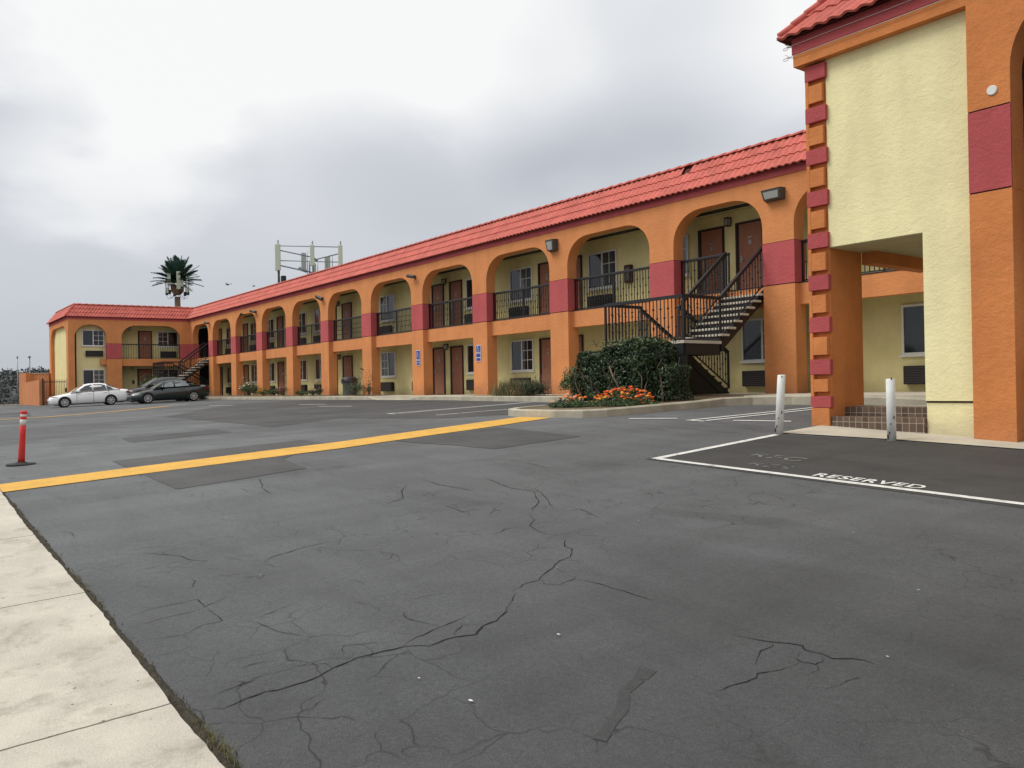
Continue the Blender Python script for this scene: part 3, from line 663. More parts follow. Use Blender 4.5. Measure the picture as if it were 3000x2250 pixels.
mb=MB(); mb.box(-4.56,-.67,.15,.44,2.25,B2); mb.box(-5.9,-5.52,.15,.5,2.35,B2); bld(mb,'deck_beam',ORANGE,LWM)
mb=MB(); mb.box(-5.0,0,.44,1.5,2.52,B2-.004); bld(mb,'gallery_deck',CEIL,LWM)
mb=MB(); mb.box(sx+.41,-.1,.40,1.5,5.2,5.3); bld(mb,'gallery_ceiling',CEIL,LWM)
mb=MB(); mb.box(-5.3,-.2,1.5,7.0,-.4,5.5); bld(mb,'wall',YELLOW_SHADED,LWM)
mb=MB(); mb.box(-7.36,-5.3,.55,7.0,-.5,5.45); bld(mb,'wall',YELLOW_LIT,LWM)
mb=MB(); mb.box(-5.02,-4.8,.45,1.5,0,5.2); bld(mb,'corridor_shade_panel',DARK,LWM)  # solid black block; the dark gallery interior is painted on it
railing(LWM,-4.56,-.67,knuckles=False,step=.16)
window(LWM,-7.0,-5.62,3.66,4.78,.55); window(LWM,-7.0,-5.62,.9,2.02,.55,curt=True); ac(LWM,-6.8,-5.72,2.93,3.33,.55); ac(LWM,-6.8,-5.72,.2,.6,.55)
door(LWM,-3.3,-2.35,B2,2.1,1.5); door(LWM,-3.38,-2.4,0,2.07,1.5); window(LWM,-1.97,-.56,3.7,4.82,1.5,True); ac(LWM,-1.8,-.72,2.92,3.36,1.5); window(LWM,-1.97,-.56,.9,2.05,1.5,True)
mb=MB(); mb.box(-3.72,-3.58,1.42,1.498,1.0,1.25); bld(mb,'meter_box',IRON,LWM)
lamp(LWM,-3.85,4.95,1.5); lamp(LWM,-3.7,2.1,1.5)
# end face of the left wing, parallel to the long wing
cn=LWM@Vector((sx,0,0)); XE0,YE=cn.x,cn.y
EM=Matrix.Translation((XE0,YE,0))
mb=MB(); arcade(mb,[],[(-7.15,-.75)],0,FZ,0,.22,zs=4.2,rx=1.3); mb.box(-.75,-.004,.003,.4,-.4,FZ); mb.box(-7.9,-7.15,0,.4,-.5,FZ); bld(mb,'arcade_wall',ORANGE,EM)
mb=MB(); mb.box(-7.92,.02,-.025,.4,FZ,EZ+.02); bld(mb,'fascia',MAROON,EM)
mb=MB(); mb.box(-7.14,-.76,.225,.5,-.5,5.45); bld(mb,'wall',YELLOW_LIT,EM)
# ---- tiled mansard
def offset_path(P,d):
    P=[Vector(p) for p in P]; out=[]
    for i,p in enumerate(P):
        if i==0 or i==len(P)-1:
            t=(P[1]-P[0]).normalized() if i==0 else (P[-1]-P[-2]).normalized(); n=Vector((-t.y,t.x)); out.append(p+n*d)
        else:
            d1=(p-P[i-1]).normalized(); d2=(P[i+1]-p).normalized(); n1=Vector((-d1.y,d1.x)); n2=Vector((-d2.y,d2.x)); n=(n1+n2).normalized(); out.append(p+n*(d/n.dot(n1)))
    return out
def tile_roof(path,zb,parent,courses=3,run=.66,rise=.865,over=.16,pitch=.205,hole=None,M=TILE):
    """path runs with the outside on its left-hand negative side; normals computed so +offset is outward"""
    mb=MB(); back=MB(); caps=MB()
    sl=rise/run
    slope=Vector((run,rise)).normalized()    # inward, up
    nrm=Vector((-slope.y,slope.x))           # outward-up  (inward comp negative)
    L_=math.hypot(run,rise)
    lines=[offset_path(path,over-run*t) for t in (0,1)]
    nseg=len(path)-1
    for s_ in range(nseg):
        e0,e1=lines[0][s_],lines[0][s_+1]; t0,t1=lines[1][s_],lines[1][s_+1]
        d=(e1-e0).normalized(); nout=Vector((-d.y,d.x))
        length=(e1-e0).length; nx=int(length/pitch)*8; nx=max(nx,8)
        def pt(u,v,h):
            a=e0.lerp(e1,u); c=t0.lerp(t1,u); p=a.lerp(c,v); 
            # height along slope normal
            p3=Vector((p.x,p.y,zb+rise*v)); return p3+Vector((nout.x*slope.y,nout.y*slope.y,slope.x))*h
        for c in range(courses):
            v0=c/courses-.02; v1=(c+1)/courses+.03
            vs=[];fs=[]
            for i in range(nx+1):
                u=i/nx; ph=u*length/pitch; fr=ph-math.floor(ph)
                w=(.025*math.sin(math.pi*fr/.62) if fr<.62 else -.012*math.sin(math.pi*(fr-.62)/.38))+.0
                jt=.0
                vs.append(pt(u,v0,w-.008)); vs.append(pt(u,v0,w+.034)); vs.append(pt(u,v1,w+.004))
            for i in range(nx):
                u=(i+.5)/nx
                if hole and s_==hole[0] and c==courses-1:
                    xx=e0.lerp(e1,u).x
                    if hole[1]<xx<hole[2]: continue
                for k in range(2): fs.append((i*3+k,(i+1)*3+k,(i+1)*3+k+1,i*3+k+1))
            mb.add(vs,fs,0,False)
        back.add([pt(0,-.02,-.03),pt(1,-.02,-.03),pt(1,1.02,-.03),pt(0,1.02,-.03)],[(0,1,2,3)])
        a,c=lines[1][s_],lines[1][s_+1]; n=max(1,int((c-a).length/.40)); 
        for k in range(n):
            p=a.lerp(c,k/n); q=a.lerp(c,(k+1.12)/n)
            ring=[]
            for (pp,rr,hh) in ((p,.078,.012),(q,.066,.0)):
                r_=[]
                for j in range(9):
                    t=math.pi*j/8; r_.append(Vector((pp.x+nout.x*rr*1.1*math.cos(t),pp.y+nout.y*rr*1.1*math.cos(t),zb+rise+.0+hh+rr*math.sin(t))))
                ring.append(r_)
            caps.rings(ring,True,True,0,True,closed=False)
        # hip caps
    for i in range(1,nseg):
        p=lines[0][i]; q=lines[1][i]; n=6
        for k in range(n):
            a=Vector((*p.lerp(q,k/n),zb+rise*k/n+.05)); c=Vector((*p.lerp(q,(k+1.1)/n),zb+rise*(k+1.1)/n+.035))
            caps.tube([a,c],[.062,.055],8)
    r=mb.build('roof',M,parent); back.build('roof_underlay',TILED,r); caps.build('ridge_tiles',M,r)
    return r,lines
farc=(XE0-7.9,YE)
path=[(19.5,0),(XL,0),(XE0,YE),farc]   # outside (towards -y / +x) must be the left-hand side of travel
# travelling -x along y=0: left-hand normal is (0,-1): outward
mroof,ml=tile_roof(path,EZ,motel,hole=(0,5.72,6.02))
mb=MB(); 
e=offset_path(path,.14); i_=offset_path(path,.0)
for k in range(3): mb.add([(e[k].x,e[k].y,EZ+.012),(e[k+1].x,e[k+1].y,EZ+.012),(i_[k+1].x,i_[k+1].y,EZ+.012),(i_[k].x,i_[k].y,EZ+.012)],[(0,1,2,3)])
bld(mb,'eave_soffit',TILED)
FLAT=mat('flat_roof_felt',(.16,.16,.16),rough=.95,var=.2)
mb=MB(); t=ml[1]; zt=EZ+.84
mb.poly([(19.5,t[0].y,zt),(t[1].x,t[1].y,zt),(t[2].x,t[2].y,zt),(t[3].x,t[3].y,zt),(t[3].x,9.4,zt),(19.5,9.4,zt)]); bld(mb,'flat_roof',FLAT)
mb=MB(); mb.cbox(-48.3,-47.6,-6.6,-6.0,zt,7.0,.03); bld(mb,'roof_vent_box',mat('pale_vent',(.42,.43,.45),rough=.6))
mb=MB(); mb.box(-2.0,-1.2,2.5,3.2,zt,zt+.18); mb.box(-26,-24.5,2.0,3.0,zt,zt+.2); bld(mb,'roof_vent_box',MATS['pale_vent'])
# ------------------------------------------------------------------ staircases (things)
TREADD=mat('dark_tread',(.05,.045,.035),rough=.8)
def stair(label,x_off):
    s=thing('outdoor_staircase',label,'staircase',(x_off,0,0),0,'concrete and black iron staircases up to the gallery')
    XA,XB,XC=5.75,7.12,7.22; XR=8.45; Y0,Y1=-3.0,-1.62; ZL=1.32
    mb=MB(); mb.box(XA,XR,Y0,Y1,ZL-.07,ZL); l=mb.build('landing',TREAD,s)
    mb=MB(); mb.box(XA+.04,XR-.04,Y0+.02,Y0+.07,ZL-.34,ZL-.072); mb.box(XA+.04,XR-.04,Y1-.07,Y1-.02,ZL-.34,ZL-.072); mb.box(XA+.02,XA+.07,Y0+.07,Y1-.07,ZL-.34,ZL-.072); mb.box(XR-.07,XR-.02,Y0+.07,Y1-.07,ZL-.34,ZL-.072); mb.build('landing_frame',IRON,s)
    n=8; rise=(B2-ZL)/n; go=(.2-Y1)/(n-1)
    for k in range(1,n):
        z=ZL+rise*k; y=Y1+go*(k-1); mb=MB(); mb.cbox(XC+.02,XR+.05,y-.03,y+go+.0,z-.055,z,.008); mb.build('tread',TREAD,s)
    n2=8; rise2=ZL/n2; go2=(.32-Y1)/(n2-1)
    for k in range(1,n2):
        z=ZL-rise2*k; y=Y1+go2*(k-1); mb=MB(); mb.cbox(XA+.05,XB-.01,y-.0,y+go2+.03,z-.03,z,.006); mb.build('tread',TREADD,s)
    for k in range(1,n+1):
        z=ZL+rise*k; y=Y1+go*(k-1) if k<=n else .2; mb=MB(); mb.box(XC+.03,XR-.0,y+.012,y+.024,z-rise+.002,z-.056); mb.build('riser',IRON,s)
    # risers / closed underside of lower flight
    mb=MB()
    def stringer(x,y0,z0,y1,z1,d=.26,w=.045,mb=None):
        mb.add([(x,y0,z0-d),(x,y0,z0+.02),(x,y1,z1+.02),(x,y1,z1-d),(x+w,y0,z0-d),(x+w,y0,z0+.02),(x+w,y1,z1+.02),(x+w,y1,z1-d)],[(0,1,2,3),(7,6,5,4),(0,4,5,1),(1,5,6,2),(2,6,7,3),(3,7,4,0)])
    stringer(XC-.03,Y1,ZL,.2,B2-.05,mb=mb); stringer(XR-.06,Y1,ZL,.2,B2-.05,mb=mb); mb.build('stringer',IRON,s)
    mb=MB()
    for x in (XA,XB-.05): stringer(x,Y1,ZL-.02,.36,-.02+.02,.24,mb=mb)
    for k in range(0,n2):
        z=ZL-rise2*k; y=Y1+go2*k; mb.box(XA+.06,XB-.03,y+.002,y+go2+.002,0.002,z-rise2-.03)
    mb.box(XA+.05,XB-.05,Y1+.1,.2,0.001,.03); mb.build('stringer',IRON,s)
    # support posts
    for (x,y) in ((XR-.10,Y0+.10),(XA+.1,Y0+.1),(XA+.12,Y1-.12)):
        mb=MB(); zb=gh(x,y)+.1 if y<-2 else -.02; mb.box(x-.065,x+.065,y-.065,y+.065,zb-.1,ZL-.07); mb.build('post',IRON,s)
    # railings
    def rail(p,q,h=1.05,base=.08,endA=True,endB=True,knuck=True):
        p=Vector(p); q=Vector(q); mb=MB(); d=q-p; ln=math.hypot(d.x,d.y); n=max(2,int(ln/.115))
        for k in range(1,n):
            c=p.lerp(q,k/n); mb.bar(c+Vector((0,0,base)),c+Vector((0,0,h-.02)),.019)
            for t in ((.5,) if k%2 else (.27,.73)):
                z=base+(h-base)*t; mb.lathe([(.010,-.032),(.028,-.014),(.031,0),(.028,.014),(.010,.032)],(c.x,c.y,c.z+z),6)
        mb.bar(p+Vector((0,0,base)),q+Vector((0,0,base)),.03,.03)
        if endA: mb.box(p.x-.025,p.x+.025,p.y-.025,p.y+.025,p.z,p.z+h)
        if endB: mb.box(q.x-.025,q.x+.025,q.y-.025,q.y+.025,q.z,q.z+h)
        r=mb.build('railing',IRON,s)
        mb=MB(); mb.bar(p+Vector((0,0,h)),q+Vector((0,0,h)),.085,.075); mb.build('handrail',IRON,r)
    rail((XA+.03,Y0+.04,ZL),(XR-.03,Y0+.04,ZL)); rail((XR-.03,Y0+.06,ZL),(XR-.03,Y1,ZL),endA=False); rail((XA+.03,Y0+.06,ZL),(XA+.03,Y1,ZL),endA=False)
    rail((XR-.03,Y1,ZL+.02),(XR-.03,.16,B2),endA=False); rail((XC,Y1,ZL+.02),(XC,.16,B2))
    rail((XB-.02,Y1,ZL),(XB-.02,.34,.14),h=.98); rail((XA+.03,Y1,ZL),(XA+.03,.34,.14),endA=False,h=.98)
    return s
st=stair('black iron staircase with pale treads and a mid landing behind the hedge',0)
dup(st,loc=(-45.32,0,0),label='distant black staircase in the inner corner of the motel behind the dark cars')
# ------------------------------------------------------------------ front block (nearer building)
near=thing('office_building','near yellow stucco block with orange beam and quoined corner pier at the right edge','building')
def nb(mb,name,m,parent=near,label=None):
    o=mb.build(name,m,parent)
    if label: o['label']=label
    return o
NY=-6.0; NF=-6.15; PX0,PX1=13.745,14.08; OX=15.57; LX0,LX1=16.29,16.83; OZ=2.42
mb=MB()
mb.box(PX1,OX,NY,NY+.95,OZ,5.40)                      # wall over the opening
mb.box(OX,LX0,NY,NY+.95,-.02,5.40)
nb(mb,'wall',YELLOW_N)
mb=MB(); mb.box(OX+.002,LX0,NY+.03,NY+.95,-.9,-.045); nb(mb,'plinth',YELLOW_N)
mb=MB(); mb.box(OX+.002,LX0,NY+.02,NY+.9,-.045,-.02); nb(mb,'groove',GROOVE)
mb=MB(); mb.box(PX1+.004,14.34,NY+.955,-3.12,2.21,OZ-.004); nb(mb,'porch_beam',ORANGE_N)
mb=MB(); mb.box(PX1+.002,23,NY+.952,-3.1,OZ+.004,5.40); nb(mb,'wall',YELLOW_N)
mb=MB(); mb.box(PX1+.002,OX,NY+.012,-3.11,OZ-.010,OZ-.001); nb(mb,'porch_ceiling',CEIL)
mb=MB(); mb.box(PX0+.012,PX1,NY+.022,NY+.95,-.9,5.40); pier=nb(mb,'corner_pier',ORANGE_N)
per=.675; qm=MB(); qo=MB()
zs=[(-.13,.05)]+[(.40+per*i,min(5.39,.64+per*i)) for i in range(8)]
random.seed(3)
for i,(a,c) in enumerate(zs):
    qm.cbox(PX0-.003,PX1+.022+random.uniform(-.004,.004),NY-.064,NY+.03,a,c,.005)
    zn=zs[i+1][0] if i+1<len(zs) else 5.39
    if zn-c>.2: 
        qo.cbox(PX0,PX0+.055,NY-.058,NY+.03,c+.001,zn-.001,.004)
        qo.cbox(PX0+.056,PX1-.03+random.uniform(-.006,.006),NY-.058,NY+.03,c+.072,zn-.078,.005)
qo.cbox(PX0+.004,PX1-.012,NY-.058,NY+.03,-.62,-.135,.006)
qm.build('quoin',MAROON_N,pier); qo.build('quoin',ORANGE_N,pier)
# beam, fascia, pillar
mb=MB(); mb.box(13.60,LX0,NF,NY+.0,5.40,5.60); mb.box(13.60,LX0,NY,NY+1.1,5.402,5.60); nb(mb,'beam',ORANGE_N)
mb=MB(); mb.box(13.585,23,NF-.015,NY+1.1,5.602,5.86); nb(mb,'fascia',MAROON_N)
# pillar with arched openings continuing right
mb=MB(); mb.box(LX0,LX1,NF,NY+.5,-.95,2.80); mb.box(LX0,LX1,NF,NY+.5,3.93,5.60)
mb.box(19.2,19.75,NF,NY+.5,-1.2,5.60)
arcade(mb,[],[(LX1,19.2)],3.93,5.60,NF,NF+.42,zs=4.35,zt=5.35,rx=1.1); mb.box(19.75,23,NF,NY+.5,-1.3,5.60); pil=nb(mb,'pillar',ORANGE_N)
mb=MB(); mb.box(LX1-.01,LX1+.0,NF+.001,NF+.42,2.8,3.93)
mb.box(LX0+.002,LX1-.0,NF-.004,NY+.45,2.82,3.91); nb(mb,'pillar_band',MAROON_N,pil)
mb=MB(); mb.box(LX0+.004,LX1-.004,NF+.01,NY+.4,2.79,2.83); mb.box(LX0+.004,LX1-.004,NF+.01,NY+.4,3.90,3.94); nb(mb,'groove',GROOVE,pil)
mb=MB(); mb.box(LX1-.0,LX1+.004,NF+.012,NF+.42,2.80,3.93); nb(mb,'pillar_side',ORANGE_N,pil)
# recessed arched window, brick apron and white panel in the opening
def brickm():
    m=mat('dark_red_brick',(.14,.035,.03),rough=.8); nt=m.node_tree; N=nt.nodes; L=nt.links; b=N['Principled BSDF']
    g=N.new('ShaderNodeNewGeometry'); mp=N.new('ShaderNodeCombineXYZ'); sp=N.new('ShaderNodeSeparateXYZ'); L.new(g.outputs['Position'],sp.inputs[0]); 
    ad=N.new('ShaderNodeMath'); ad.operation='ADD'; L.new(sp.outputs['X'],ad.inputs[0]); L.new(sp.outputs['Y'],ad.inputs[1]); L.new(ad.outputs[0],mp.inputs['X']); L.new(sp.outputs['Z'],mp.inputs['Y'])
    t=N.new('ShaderNodeTexBrick'); t.inputs['Scale'].default_value=1; t.inputs['Brick Width'].default_value=.2; t.inputs['Row Height'].default_value=.075; t.inputs['Mortar Size'].default_value=.008
    t.inputs['Color1'].default_value=(.15,.032,.026,1); t.inputs['Color2'].default_value=(.10,.022,.02,1); t.inputs['Mortar'].default_value=(.25,.2,.18,1)
    L.new(mp.outputs[0],t.inputs['Vector']); L.new(t.outputs['Color'],b.inputs['Base Color']); return m
BRICK=brickm()
mb=MB(); mb.box(LX1,19.2,NF+.46,NY+.5,-1.2,5.5); nb(mb,'brick_wall',BRICK)
AW=[(x,z) for x,z in arch_curve(LX1+.03,19.15,4.3,5.28,1.08)]
mb=MB()
for i in range(len(AW)-1):
    (x0,z0),(x1,z1)=AW[i],AW[i+1]; mb.bar((x0,NF+.42,z0),(x1,NF+.42,z1),.07,.09)
mb.bar((LX1+.05,NF+.42,3.15),(LX1+.05,NF+.42,4.32),.09,.07); mb.bar((19.15,NF+.42,3.15),(19.15,NF+.42,4.32),.09,.07); mb.bar((LX1+.03,NF+.42,3.15),(19.15,NF+.42,3.15),.07,.09)
for z in (3.58,4.0,4.32): mb.bar((LX1+.05,NF+.43,z),(19.15,NF+.43,z),.03,.03 if z<4.2 else .07)
for x in (17.4,18.0,18.6): mb.bar((x,NF+.43,3.15),(x,NF+.43,5.25),.03,.03)
w=nb(mb,'arched_window',IRON)
mb=MB(); mb.poly([(LX1+.05,NF+.445,3.15)]+[(x,NF+.445,z) for x,z in AW]+[(19.15,NF+.445,3.15)]); nb(mb,'pane',glassm('grey_reflective_glass',(.12,.13,.13),.1),w)
mb=MB(); mb.box(LX1+.03,19.1,NF+.36,NF+.455,.55,2.14); nb(mb,'white_panel',WHITEF)
# rest of the block behind
mb=MB(); mb.box(OX+.8,23,NY+.96,-3.1,-1,OZ); nb(mb,'wall',YELLOW_N)
npath=[(24,NF),(13.60,NF),(13.60,-3.3),(24,-3.3)]
nroof,nl=tile_roof(npath,5.87,near,over=.15,run=.9,rise=1.0,pitch=.25)
mb=MB(); e=offset_path(npath,.13); i_=offset_path(npath,0)
for k in range(3): mb.add([(e[k].x,e[k].y,5.875),(e[k+1].x,e[k+1].y,5.875),(i_[k+1].x,i_[k+1].y,5.875),(i_[k].x,i_[k].y,5.875)],[(0,1,2,3)])
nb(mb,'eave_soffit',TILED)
t=nl[1]; mb=MB(); mb.poly([(t[0].x,t[0].y,6.85),(t[1].x,t[1].y,6.85),(t[2].x,t[2].y,6.85),(t[3].x,t[3].y,6.85)]); nb(mb,'flat_roof',FLAT)
mb=MB(); mb.box(13.62,24,NY+1.1,-3.3,5.5,5.86); nb(mb,'fascia',MAROON_N)
# brick porch steps
STEP=mat('brown_step_tile',(.13,.085,.06),rough=.6)
def stepm():
    nt=STEP.node_tree; N=nt.nodes; L=nt.links; b=N['Principled BSDF']; g=N.new('ShaderNodeNewGeometry'); sp=N.new('ShaderNodeSeparateXYZ'); L.new(g.outputs['Position'],sp.inputs[0]); mp=N.new('ShaderNodeCombineXYZ'); L.new(sp.outputs['X'],mp.inputs['X'])
    ad=N.new('ShaderNodeMath'); ad.operation='ADD'; L.new(sp.outputs['Z'],ad.inputs[0]); L.new(sp.outputs['Y'],ad.inputs[1]); L.new(ad.outputs[0],mp.inputs['Y'])
    t=N.new('ShaderNodeTexBrick'); t.inputs['Scale'].default_value=1; t.inputs['Brick Width'].default_value=.105; t.inputs['Row Height'].default_value=.13; t.inputs['Mortar Size'].default_value=.004; t.offset=.0
    t.inputs['Color1'].default_value=(.15,.10,.07,1); t.inputs['Color2'].default_value=(.085,.055,.04,1); t.inputs['Mortar'].default_value=(.36,.32,.26,1)
    L.new(mp.outputs[0],t.inputs['Vector']); L.new(t.outputs['Color'],b.inputs['Base Color'])
stepm()
ps=thing('porch_steps','two brown brick porch steps between the quoined pier and the yellow wall','steps',(PX1,NY,-.45))
def pstep(mb,name,m):
    for i,v in enumerate(mb.v): mb.v[i]=(v[0]-PX1,v[1]-NY,v[2]+.45)
    return mb.build(name,m,ps)
mb=MB(); mb.cbox(PX1+.004,OX-.004,NY-.02,NY+.36,-.8,-.27,.006); pstep(mb,'step',STEP)
mb=MB(); mb.cbox(PX1+.004,OX-.004,NY+.37,NY+.72,-.8,-.125,.006); pstep(mb,'step',STEP)
b=MB(); b.box(PX1+.01,OX-.01,NY+.73,-4.96,-.6,-.115); b.build('porch_floor',CONC)['kind']='structure'
# concrete apron in front
drape('apron',CONC,[(13.9,-5.85),(13.98,-7.26),(15.6,-6.87),(17.1,-6.72),(24,-6.25),(24,-5.9),(16,-5.9)],.014,step=.5)
# wires on the fascia
wire=thing('fascia_wire','thin pale wires strung along the maroon fascia of the near roof','wire')
WIREM=mat('pale_wire',(.6,.55,.52),rough=.4)
for z in (5.575,5.745):
    b=MB(); pts=[(13.50+.0,NF-.05,z-.0)]+[(13.62+i*.8,NF-.035,z+.004*math.sin(i*2.1)) for i in range(12)]; b.tube(pts,.005,5); b.build('strand',WIREM,wire)
    b=MB(); c=Vector((13.50,NF-.05,z)); b.tube([c+Vector((-.05*math.sin(t*1.1),.0,.035*math.cos(t)-.04+.01*t)) for t in [i*.6 for i in range(11)]],.006,5); b.tube([(13.5,NF-.05,z),(13.62,NF,z-.02)],.008,5); b.build('loose_end',WIREM,wire)
b=MB(); 
ring=lambda r,y:[(16.61+r*math.cos(t),y,4.14+r*math.sin(t)) for t in [2*math.pi*k/20 for k in range(20)]]
b.rings([ring(.066,NF+.0),ring(.066,NF-.012),ring(.058,NF-.02)],True,True); tag(b.build('wall_disc',WHITEF),'small round white disc fixed high on the orange pillar','disc')
# ------------------------------------------------------------------ flood lights
def flood(x,z,w,h,label,style=0):
    t=thing('flood_light',label,'flood light',(x,0,z),0,'flood lights above the arches')
    if style==0:      # wall pack: sloping trapezoid box
        mb=MB(); d=.24; vs=[(0,-.002,0),(w,-.002,0),(w,-.002,h),(0,-.002,h),(.04,-d*.75,.03),(w-.04,-d*.75,.03),(w-.0,-d,h-.02),(0,-d,h-.02)]
        mb.add(vs,[(0,1,2,3),(4,7,6,5),(3,2,6,7),(0,4,5,1),(0,3,7,4),(1,5,6,2)]); mb.build('housing',GALV,t)
        mb=MB(); mb.add([(.09,-d*.80,.05),(w-.09,-d*.80,.05),(w-.06,-d*.985,h-.08),(.06,-d*.985,h-.08)],[(0,1,2,3)]); mb.build('lens',LENS,t)
    else:
        mb=MB(); mb.box(w*.35,w*.65,-.06,-.002,h*.3,h*.7); mb.tube([(w/2,-.05,h/2),(w/2,-.16,h*.7)],.025,8); mb.build('bracket',GALV,t)
        mb=MB(); M_=Matrix.Translation((w/2,-.20,h*.6))@Matrix.Rotation(R(35),4,'X')@Matrix.Rotation(R(style*14),4,'Y')
        mb.cbox(-w*.42,w*.42,-.07,.05,-h*.22,h*.22,.02); mb.xf(M_).build('housing',GALV,t)
        mb=MB(); mb.box(-w*.36,w*.36,-.076,-.071,-h*.17,h*.17); mb.xf(M_).build('lens',LENSD,t)
    return t
flood(8.66,4.86,.56,.30,'large dark wall flood light above the last arch nearest the quoined pier')
b_=flood(.08,4.80,.40,.40,'square grey flood light on the pier left of the staircase arches')
flood(-9.15,4.88,.6,.26,'small dark twin flood light over the column carrying the left blue sign',1)
flood(-18.4,4.80,.62,.36,'grey flood light above the column left of the trash can',2)
flood(-28.0,4.95,.8,.28,'dark flood light above the fourth arch from the inner corner',1)
flood(-29.9,4.98,.5,.2,'pale flood light beside another one over the third column from the corner',-1)
flood(-36.9,4.92,.6,.26,'farthest dark flood light beside the inner corner arch',1)
# ------------------------------------------------------------------ accessible parking signs
BLUE=mat('sign_blue',(.03,.07,.30),rough=.4); SIGNW=mat('sign_white',(.75,.77,.8),rough=.4); REDS=mat('sign_red',(.5,.05,.06),rough=.4)
def isign(x,zt,w,h1,h2,label,red=False):
    t=thing('parking_sign',label,'sign',(x,-.012,zt),0,'blue accessible parking signs')
    def plate(z1,z0):
        mb=MB(); mb.cbox(0,w,-.008,.0,z0,z1,.003); p=mb.build('sign_plate',SIGNW,t)
        mb=MB(); mb.box(.018,w-.018,-.0095,-.0082,z0+.018,z1-.018); mb.build('sign_field',BLUE,p); return p
    p=plate(0,-h1)
    mb=MB(); y=-.0125; s_=w*.85; cx=w*.47; zc=-h1*.5
    def seg(a,c,wd): mb.bar((cx+a[0]*s_,y,zc+a[1]*s_),(cx+c[0]*s_,y,zc+c[1]*s_),.004*0+wd*s_,.003)
    # wheelchair figure
    mb.lathe([(.0,0),(.06*s_,.001),(.06*s_,.002),(0,.003)],(0,0,0),12) if False else None
    for k in range(12):
        t0=2*math.pi*k/12; t1=2*math.pi*(k+1)/12
        mb.add([(cx-.07*s_,y,zc+.36*s_),(cx-.07*s_+.07*s_*math.cos(t0),y,zc+.36*s_+.07*s_*math.sin(t0)),(cx-.07*s_+.07*s_*math.cos(t1),y,zc+.36*s_+.07*s_*math.sin(t1))],[(0,2,1)])
    seg((-.07,.28),(-.04,-.02),.08); seg((-.07,.12),(.14,.12),.06); seg((-.04,-.02),(.16,-.02),.07); seg((.15,-.02),(.26,-.26),.07); seg((.24,-.25),(.33,-.22),.06)
    for k in range(10):
        a0=R(120+24*k); a1=R(120+24*(k+1)); r=.22
        seg((-.04+r*math.cos(a0),-.17+r*math.sin(a0)),(-.04+r*math.cos(a1),-.17+r*math.sin(a1)),.06)
    mb.build('wheelchair_symbol',SIGNW,p)
    mb=MB(); mb.cbox(0,w,-.008,.0,-h1-.02-h2,-h1-.02,.003); p2=mb.build('sign_plate',SIGNW,t)
    mb=MB(); mb.box(.018,w-.018,-.0095,-.0082,-h1-h2*.55,-h1-.035); mb.box(.018,w-.018,-.0095,-.0082,-h1-h2-.0,-h1-h2*.62); mb.build('sign_field',BLUE,p2)
    if red:
        mb=MB(); mb.box(.018,w-.018,-.0105,-.0096,-h1-h2,-h1-h2+.03); mb.build('red_strip',REDS,p2)
    return t
isign(-8.83,1.90,.31,.40,.22,'blue wheelchair parking sign on the left of two signed columns')
isign(-4.40,1.89,.31,.28,.33,'blue wheelchair parking sign with red bottom strip on the right signed column',True)
# bollards
def bollard(x,y,tx,ty,label,h=.93):
    z=gh(x,y); t=thing('bollard',label,'bollard',(x,y,z),0,'white posts in front of the porch')
    mb=MB(); r=.060; rings=[]
    for k,(hh,rr) in enumerate(((-.05,r),(h-.01,r),(h,r-.01))):
        rings.append([(tx*hh+rr*math.cos(a),ty*hh+rr*math.sin(a),hh) for a in [2*math.pi*j/16 for j in range(16)]])
    mb.rings(rings,True,True,0,True); mb.build('pipe',BOLW,t)
    mb=MB(); 
    for j,(hh,s_) in enumerate(((.02,.03),(.09,.018),(.22,.012),(.84,.014),(.3,.02))):
        a=-1.9+.35*j; mb.cbox(tx*hh+(r-.002)*math.cos(a)-s_/2,tx*hh+(r-.002)*math.cos(a)+s_/2,ty*hh+(r-.002)*math.sin(a)-.006,ty*hh+(r-.002)*math.sin(a)+.006,hh,hh+s_*2.2,.002)
    mb.build('rust_spot',RUST,t); return t
BOLW=mat('chipped_white_paint',(.74,.75,.72),rough=.5,var=.08,vscale=9,dirt=(-.66,-.50,(.10,.07,.05),.8)); RUST=mat('rust_spot',(.06,.04,.03),rough=.9)
bollard(14.0,-7.3,.05,.035,'leaning white pipe bollard at the corner of the reserved bay',.885)
bollard(15.56,-6.95,-.005,0,'upright white pipe bollard in front of the brick steps',.855)
# ------------------------------------------------------------------ foliage tools
def leafm(name,c1,c2,rough=.5):
    m=bpy.data.materials.new(name); m.use_nodes=True; nt=m.node_tree; N=nt.nodes; L=nt.links; b=N['Principled BSDF']; b.inputs['Roughness'].default_value=rough; b.inputs['Specular IOR Level'].default_value=.35
    g=N.new('ShaderNodeNewGeometry'); r=N.new('ShaderNodeValToRGB'); r.color_ramp.elements[0].color=(*c1,1); r.color_ramp.elements[1].color=(*c2,1)
    n=N.new('ShaderNodeTexNoise'); n.inputs['Scale'].default_value=3.5; n.inputs['Detail'].default_value=4; L.new(g.outputs['Position'],n.inputs['Vector'])
    ad=N.new('ShaderNodeMath'); ad.operation='MULTIPLY_ADD'; ad.inputs[1].default_value=.5; L.new(g.outputs['Random Per Island'],ad.inputs[0])
    mr=N.new('ShaderNodeMapRange'); mr.inputs['From Min'].default_value=.3; mr.inputs['From Max'].default_value=.75; mr.inputs['To Min'].default_value=-.1; mr.inputs['To Max'].default_value=.6; L.new(n.outputs['Fac'],mr.inputs['Value']); L.new(mr.outputs['Result'],ad.inputs[2])
    L.new(ad.outputs[0],r.inputs['Fac']); L.new(r.outputs['Color'],b.inputs['Base Color']); MATS[name]=m; return m
